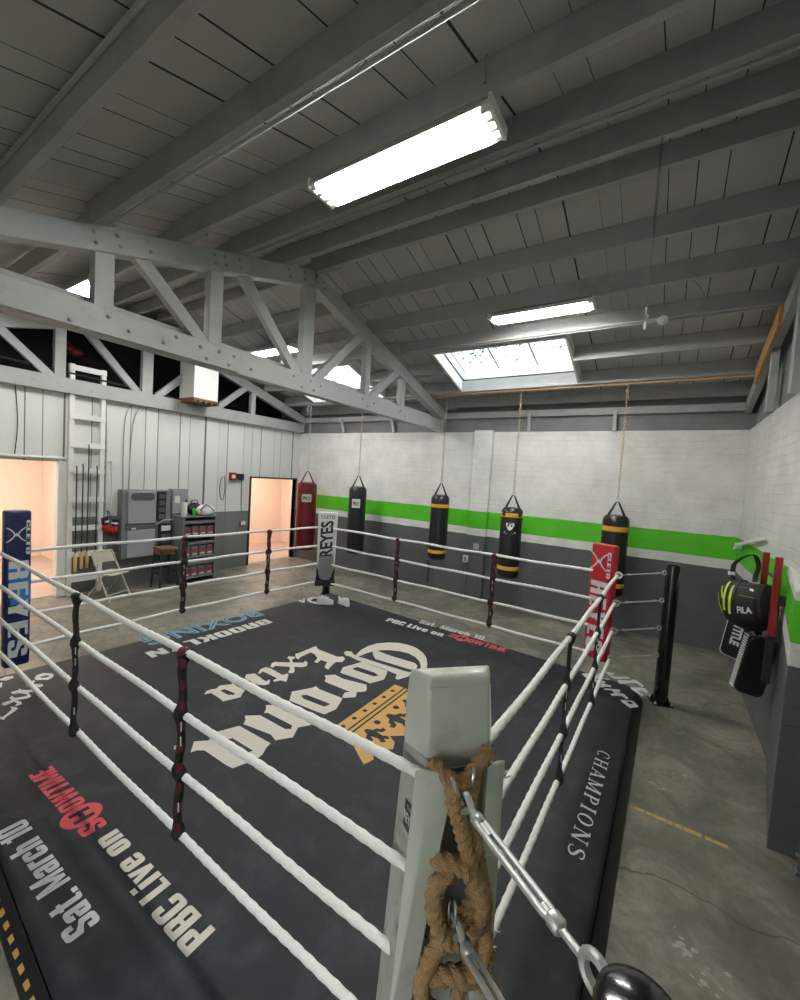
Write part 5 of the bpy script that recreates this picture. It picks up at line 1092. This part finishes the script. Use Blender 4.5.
t = thing('paper_roll', 'white paper roll standing on the steel rack', 'paper roll', (-8.13, 4.60, zt2)); obj('roll', B().lathe([(.02, 0), (.056, 0), (.058, .005), (.058, .27), (.056, .275), (.02, .275)], (-8.13, 4.60, zt2), 20), 'label', t); obj('core', B().lathe([(.019, .001), (.0195, .277)], (-8.13, 4.60, zt2), 12), 'brown', t)
t = thing('gym_bag', 'black bag on the steel rack behind the green can', 'bag', (-8.26, 4.88, zt2)); obj('body', B().blob((-8.25, 4.88, zt2+.125), .09, .16, .135, 18, 12, None, .06, flat=-.124), 'nylon', t); obj('handle', B().tube(spline([(-8.25, 4.80, zt2+.22), (-8.25, 4.83, zt2+.30), (-8.25, 4.93, zt2+.30), (-8.25, 4.96, zt2+.22)], 5), .010, 6), 'nylon', t)
t = thing('drink_can', 'green drink can on the edge of the steel rack', 'can', (-8.04, 4.76, zt2)); obj('can_body', B().lathe([(.026, 0), (.033, .008), (.033, .13), (.027, .148), (.025, .15)], (-8.04, 4.76, zt2), 18), 'greencan', t); obj('lid', B().lathe([(.026, .15), (.026, .153), (.02, .1515)], (-8.04, 4.76, zt2), 16), 'steel', t)
t = thing('cloth_bag', 'crumpled white bag with grey strap on the steel rack', 'bag', (-8.10, 5.04, zt2)); obj('body', B().blob((-8.10, 5.04, zt2+.10), .12, .20, .13, 20, 12, None, .12, flat=-.098), 'whitecloth', t); obj('strap', B().tube(spline([(-8.02, 4.88, zt2+.10), (-8.0, 4.96, zt2+.22), (-8.0, 5.06, zt2+.20), (-7.99, 5.18, zt2+.09)], 5), .013, 6), 'graymetal', t)
# stool
t = thing('wooden_stool', 'dark stool with brown seat before the electrical cabinet', 'stool', (-7.98, 4.18, 0))
SX, SY = -8.02, 4.20
obj('seat', B().box(SX-.16, SX+.16, SY-.16, SY+.16, .74, .79), 'brown', t, bevel=.012, smooth=0); obj('back_cloth', B().box(SX-.13, SX+.13, SY-.165, SY+.165, .66, .74), 'brown', t, bevel=.01, smooth=0)
for sx in (-1, 1):
    for sy in (-1, 1): obj('leg', B().beam((SX+sx*.17, SY+sy*.17, 0), (SX+sx*.13, SY+sy*.13, .74), .035, .035), 'dark', t, bevel=.004, smooth=0)
for sx, sy, z in ((0, -1, .30), (0, 1, .30), (-1, 0, .36), (1, 0, .24)):
    p0 = (SX+(sx or -1)*.16, SY+(sy or -1)*.16, z); p1 = (SX+(sx or 1)*.16, SY+(sy or 1)*.16, z); obj('stretcher', B().beam(p0, p1, .022, .03), 'dark', t, smooth=0)
# folding chair
ca = math.atan2(.2, .44); F = V((math.cos(ca), math.sin(ca), 0)); S2 = V((-F.y, F.x, 0)); CO = V((-8.02, 3.24, 0))
c = lambda f, s, z: CO+F*f+S2*s+UP*z
t = thing('folding_chair', 'beige metal folding chair standing open by the wall ladder', 'chair', tuple(CO))
for s in (-1, 1):
    obj('front_leg', B().tube(spline([c(.24, s*.225, .0), c(.02, s*.215, .44), c(-.13, s*.205, .76), c(-.145, s*.185, .795)], 5), .0125, 8), 'beige', t)
    obj('rear_leg', B().tube([c(-.24, s*.205, 0), c(.10, s*.195, .445)], .0115, 8), 'beige', t)
    obj('rubber_foot', B().lathe([(.017, 0), (.017, .03)], c(.24, s*.225, 0), 10), 'label', t)
b = B().tube(spline([c(-.145, -.185, .795), c(-.15, -.12, .80), c(-.15, .12, .80), c(-.145, .185, .795)], 5), .0125, 8); obj('top_rail', b, 'beige', t)
rings = []
for i in range(9):
    s = -1+2*i/8; bow = -.025*(1-s*s); zz = .815-.075*abs(s)**4; zl = .60+.015*(1-s*s)
    rings.append([c(-.142+bow, s*.205, zz), c(-.130+bow, s*.205, zz), c(-.070+bow, s*.205, zl), c(-.082+bow, s*.205, zl)])
obj('backrest', B().loft(rings), 'beige', t, bevel=.003, smooth=40)
b = B().loft([[c(x+.06, y, z) for x, y in rrect(0, 0, .40*k, .40*k, .06, 4)] for z, k in ((.435, .97), (.45, 1), (.458, .98))]); obj('seat', b, 'beige', t)
for f, z, h in ((.19, .10, .215), (-.19, .10, .20)): obj('crossbar', B().tube([c(f, -h, z), c(f, h, z)], .009, 8), 'beige', t)

# back wall fittings
for x, z, m_, lb in ((-3.40, .80, 'label', 'white socket box low on the pilaster edge'),):
    t = thing('socket_box', lb, 'socket', (x, YB-.10, z-.06)); obj('box', B().box(x-.05, x+.05, YB-.16, YB-.10, z-.07, z+.07), m_, t, bevel=.006, smooth=0); obj('socket_face', B().box(x-.03, x+.03, YB-.163, YB-.16, z-.05, z+.05), 'graymetal', t, smooth=0)
b = B().box(-3.26, -3.14, YB-.104, YB-.10, 1.02, 1.15); tag(obj('wall_patch', b, 'splat', smooth=0, at=(-3.2, YB-.1, 1.08)), 'white paint patch on the grey part of the pilaster', 'paint patch')
tubething('wall_pipe', [(-3.40, YB-.12, .73), (-3.40, YB-.12, .02)], .014, 'olive', 'thin grey pipe down the pilaster from the socket', 'pipe')
b = B().box(-4.45, -4.32, YB-.05, YB, .14, .62); tag(obj('wall_conduit_cover', b, 'darkgrey', bevel=.006, smooth=0, at=(-4.4, YB, .14)), 'dark conduit cover low on the brick wall by the middle bag', 'conduit')

# ------------------------------------------------------------------ on the brick side wall
t = thing('wall_bar_frame', 'two red and black upright bars fixed to the brick side wall', 'wall bars', (XR-.1, 5.6, .85))
for y, z0, z1, xk in ((5.33, .86, 1.90, .0), (4.80, .80, 1.92, .0)):
    x = XR-.11
    obj('bar', B().box(x-.025, x+.025, y-.025, y+.025, 1.22, z1), 'red', t, bevel=.006, smooth=0); obj('bar_sleeve', B().box(x-.028, x+.028, y-.028, y+.028, z0, 1.22), 'dark', t, bevel=.006, smooth=0)
    obj('bracket', B().box(x+.025, XR+.0-.09*(y < 5.05)*(5.05-y)/1.3, y-.05, y+.05, 1.50, 1.58), 'dark', t, bevel=.004, smooth=0)
obj('crossbar', B().cyl((XR-.11, 4.80, 1.72), (XR-.11, 5.33, 1.72), .012, 10), 'dark', t)
# sports bag
BX, BY, BZ = .735, 5.06, 1.43
t = thing('sports_bag', 'black sports bag with lime stripes hanging on the red wall bars', 'bag', (BX, BY, BZ-.24))
R = Matrix.Rotation(.95, 3, 'Z') @ Matrix.Rotation(-.16, 3, 'X')
b = B(); rings = []
for i in range(13):
    s = -1+2*i/12; k = (1-abs(s)**3.5)**.5 if abs(s) < 1 else .02; k = max(k, .25)
    rings.append([V((BX, BY, BZ))+R @ V((.17*k*math.cos(a)*(1+.04*math.sin(5*s+a*2)), s*.225, (.225*k)*math.sin(a)*(1+.05*math.cos(4*s+a*3))-(.03*(1-s*s)))) for a in [2*PI*q/20 for q in range(20)]])
b.loft(rings); body = obj('bag_body', b, 'nylon', t, smooth=60)
def onb(s, a, o=.004): k = max((1-abs(s)**3.5)**.5, .25); return V((BX, BY, BZ))+R @ V(((.17*k+o)*math.cos(a), s*.225, (.225*k+o)*math.sin(a)-.03*(1-s*s)))
def stripe(sa, aa, sb, ab, w, name='stripe', m_='neon', n=6):
    b = B(); pts = [(sa+(sb-sa)*i/n, aa+(ab-aa)*i/n) for i in range(n+1)]
    for (s0, a0), (s1, a1) in zip(pts, pts[1:]): b.add([onb(s0-w, a0, .007), onb(s0+w, a0, .007), onb(s1+w, a1, .007), onb(s1-w, a1, .007)], [(0, 1, 2, 3)])
    obj(name, b, m_, t, smooth=60)
stripe(.45, 1.9, .50, 3.4, .045); stripe(.20, 2.2, .30, 3.5, .05); stripe(.70, 2.2, .55, 2.9, .03); stripe(-.45, 2.3, .1, 2.25, .03)
stripe(-.3, 2.05, .35, 2.0, .012, 'zip', 'label')
stripe(-.62, 2.75, -.05, 2.65, .028); stripe(.86, 2.5, .62, 3.6, .03)
for sv in (.12, -.72): obj('web_handle', B().loft([[onb(sv+.05, q, .004), onb(sv+.05, q, .013), onb(sv-.05, q, .013), onb(sv-.05, q, .004)] for q in [1.2+.2*k for k in range(15)]]), 'strap', t, smooth=40)
obj('side_pocket', B().loft([[onb(s, q, .004) for s in (-.60, -.60, .05, .05)][:0]+[onb(-.66, q, .003), onb(-.60, q, .022), onb(.02, q, .022), onb(.06, q, .003)] for q in (2.78, 2.86, 3.1, 3.4, 3.62, 3.7)]), 'nylon', t, smooth=40)
b = B(); vs, fs = text_mesh('FILA', .03); b.add([onb(-.06-.50*p, 3.36-.24*q, .026) for p, q in vs], fs); obj('bag_lettering', b, 'label', t, smooth=0)
b = B(); b.poly([(-.55, 2.45), (-.42, 2.42), (-.40, 2.30), (-.53, 2.33)], [], lambda s, a, z: onb(s, a, .009)); obj('bag_emblem', b, 'label', t, smooth=0)
obj('shoulder_strap', B().loft([[p+V((.022, .012, 0)), p+V((.006, -.006, .006)), p-V((.022, .012, 0)), p-V((.006, -.006, .006))] for p in spline([onb(.55, 1.5), V((BX-.10, 5.26, 1.76)), V((BX+.04, 5.34, 1.86)), V((XR-.16, 5.33, 1.76)), V((XR-.19, 5.22, 1.66)), onb(-.25, 1.4)], 6)]), 'nylon', t, smooth=60)
obj('buckle', B().box(BX-.15, BX-.10, 5.18, 5.24, 1.645, 1.68), 'label', t, bevel=.004, smooth=0)
# strike shields
def shield(c0, size, rot, label, txt, trim=True):
    w, h, d = size; R = rot; t = thing('strike_shield', label, 'strike shield', tuple(V(c0)-UP*h/2), 'strike shields on the side wall')
    f = lambda x, y, z: V(c0)+R @ V((x, y, z))
    rings = [[f(x, yy, z) for x, z in rrect(0, 0, w*k, h*k, .05, 3)] for yy, k in ((-d/2, .93), (-d/2+.02, 1), (d/2-.02, 1), (d/2, .93))]
    obj('cushion', B().loft(rings), 'bagblack', t, smooth=40)
    b = B(); n = 20
    loop = rrect(0, 0, w*.99, h*.99, .05, 4); b.tube([f(x, -d/2+.012, z) for x, z in loop], .006, 6, closed=True); obj('edge_piping', b, 'label' if txt else 'dark', t)
    if trim:
        b = B()
        for k in range(22):
            z = -h*.46+h*.92*k/21; b.box(-w/2-.006, -w/2+.004, -d/2+.03, d/2-.03, z-.006, z+.006)
        b.v = [f(*p) for p in b.v]; obj('lace', b, 'label', t, smooth=0)
    if txt:
        b = B(); lettering(b, txt, f(-w*.20, -d/2-.003, h*.34), R @ V((0, 0, -h*.52)), R @ V((w*.40, 0, 0)), R @ V((0, -.001, 0)), bold=.05); obj('shield_lettering', b, 'label', t, smooth=0)
    b = B().tube(spline([f(-.08, d/2, .1), f(-.06, d/2+.05, .06), f(.06, d/2+.05, .06), f(.08, d/2, .1)], 5), .012, 6); obj('handle', b, 'strap', t)
    return t
shield((.80, 5.90, .86), (.22, .47, .11), Matrix.Rotation(-.35, 3, 'Z') @ Matrix.Rotation(.13, 3, 'Y'), 'black strike shield with white lettering hanging beside the brick corner', 'TITLE', trim=False)
shield((.815, 5.02, .87), (.215, .55, .15), Matrix.Rotation(.18, 3, 'Z') @ Matrix.Rotation(.15, 3, 'Y'), 'plain black strike shield with white laced edge below the sports bag', None)
tubething('shield_strap', [(.73, 5.84, 1.09), (.77, 5.6, 1.20), (.835, 5.38, 1.22)], .012, 'strap', 'black strap holding the lettered strike shield on the bars', 'strap', sub=6)
tubething('shield_strap', [(.82, 5.04, 1.14), (.84, 5.12, 1.2), (.855, 5.26, 1.24)], .014, 'strap', 'black strap holding the laced strike shield on the bars', 'strap', sub=6)
t = thing('wall_hook_rail', 'thin white metal bar bracket projecting from the corner of the green stripe', 'bracket', (XR, 6.0, 1.9))
obj('bar', B().beam((XR-.02, 6.0, 1.985), (XR-.03, 6.0, 1.98), .05, .05), 'whitepaint', t, smooth=0); obj('arm', B().beam((XR-.04, 5.95, 1.99), (XR-.06, 7.75, 1.73), .03, .04), 'whitepaint', t, bevel=.004, smooth=0); obj('end_hook', B().tube([(XR-.06, 7.75, 1.73), (XR-.08, 7.78, 1.66)], .012, 8), 'whitepaint', t)
obj('bracket_foot', B().box(XR-.07, XR, 7.68, 7.76, 1.68, 1.76), 'whitepaint', t, smooth=0)
t = thing('floor_bolt', 'dark rusty bolt bar standing at the foot of the brick pier', 'bolt', (.93, 3.62, 0)); obj('bar', B().cyl((.93, 3.62, 0), (.925, 3.62, .24), .014, 10), 'darkgrey', t); obj('collar', B().lathe([(.026, 0), (.03, .01), (.026, .02)], (.928, 3.62, .11), 12), 'darkgrey', t); obj('foot', B().box(.90, .96, 3.58, 3.66, 0, .03), 'darkgrey', t, bevel=.005, smooth=0)
# floor marks
b = B(); 
for x0, x1, w in ((-.03, .06, .030), (.075, .24, .036), (.25, .41, .036), (.43, .56, .03)): b.box(x0, x1, 3.585-w/2, 3.585+w/2, 0, .0025)
tag(obj('floor_tape', b, 'tape', smooth=0, at=(.26, 3.585, 0)), 'worn strip of yellow tape on the concrete beside the ring', 'floor tape')
b = B(); rnd = random.Random(11)
for cx, cy, n, sp in ((.31, 2.62, 22, .045), (.36, 2.5, 9, .03), (.16, 3.95, 8, .04), (.30, 4.25, 6, .03)):
    for _ in range(n):
        x, y = cx+rnd.gauss(0, sp), cy+rnd.gauss(0, sp*.7); s = rnd.uniform(.003, .015); m = 7; a0 = rnd.uniform(0, 6)
        b.add([V((x+s*rnd.uniform(.5, 1.2)*math.cos(a0+2*PI*k/m)*1.4, y+s*rnd.uniform(.5, 1.2)*math.sin(a0+2*PI*k/m), .001+.00004*len(b.f))) for k in range(m)], [tuple(range(m))])
tag(obj('paint_splatter', b, 'splat', smooth=0, at=(.27, 2.66, 0)), 'white paint splatter dried on the concrete walkway', 'paint spots', kind='stuff')

# ------------------------------------------------------------------ lamps of the rooms behind, sky, camera
def room_lamp(x, y, z, label, w=.6, l=1.2):
    t = thing('room_lamp', label, 'ceiling light', (x, y, z)); obj('housing', B().box(x-w/2-.02, x+w/2+.02, y-l/2-.02, y+l/2+.02, z-.02, z), 'whitepaint', t, smooth=0); obj('diffuser', B().box(x-w/2, x+w/2, y-l/2, y+l/2, z-.04, z-.02), 'lampglow', t, smooth=0)
room_lamp(-10.4, 1.6, 2.99, 'glowing lamp on the ceiling of the room beyond the big doorway', 1.0, 1.6)
room_lamp(-9.6, 7.6, 2.74, 'glowing lamp on the ceiling of the room beyond the small doorway', .7, 1.0)

wd = bpy.data.worlds.new('daylight'); S.world = wd; wd.use_nodes = True
nt = wd.node_tree; bg = nt.nodes['Background']; sk = nt.nodes.new('ShaderNodeTexSky'); sk.sky_type = 'NISHITA'; sk.sun_disc = False; sk.sun_elevation = math.radians(48); sk.sun_rotation = math.radians(200); sk.air_density = 1.; sk.dust_density = 3.
mxw = nt.nodes.new('ShaderNodeMix'); mxw.data_type = 'RGBA'; mxw.inputs['Factor'].default_value = .5; mxw.inputs['B'].default_value = (12, 12.6, 13, 1)
nt.links.new(sk.outputs[0], mxw.inputs['A']); nt.links.new(mxw.outputs['Result'], bg.inputs['Color']); bg.inputs['Strength'].default_value = .55

cam = bpy.data.cameras.new('camera'); co = bpy.data.objects.new('camera', cam); COL.objects.link(co); S.camera = co
yaw, pit, rol = math.radians(-32.783), math.radians(-3.067), math.radians(3.606)
fw = V((math.sin(yaw)*math.cos(pit), math.cos(yaw)*math.cos(pit), math.sin(pit))); r0 = V((math.cos(yaw), -math.sin(yaw), 0)); u0 = r0.cross(fw)
rx = r0*math.cos(rol)+u0*math.sin(rol); ux = -r0*math.sin(rol)+u0*math.cos(rol)
Mx = Matrix((rx, ux, -fw)).transposed().to_4x4(); Mx.translation = (0, 0, 2.4); co.matrix_world = Mx
cam.sensor_fit = 'VERTICAL'; cam.sensor_height = 36; cam.sensor_width = 28.8; cam.lens = 410.8*36/1000; cam.clip_start = .02
S.view_settings.view_transform = 'Standard'; S.view_settings.look = 'None'; S.view_settings.exposure = 0.; S.view_settings.gamma = 1; S.view_settings.use_curve_mapping = False
S.cycles.use_denoising = True; S.cycles.max_bounces = 8; S.cycles.diffuse_bounces = 5; S.cycles.sample_clamp_indirect = 6.
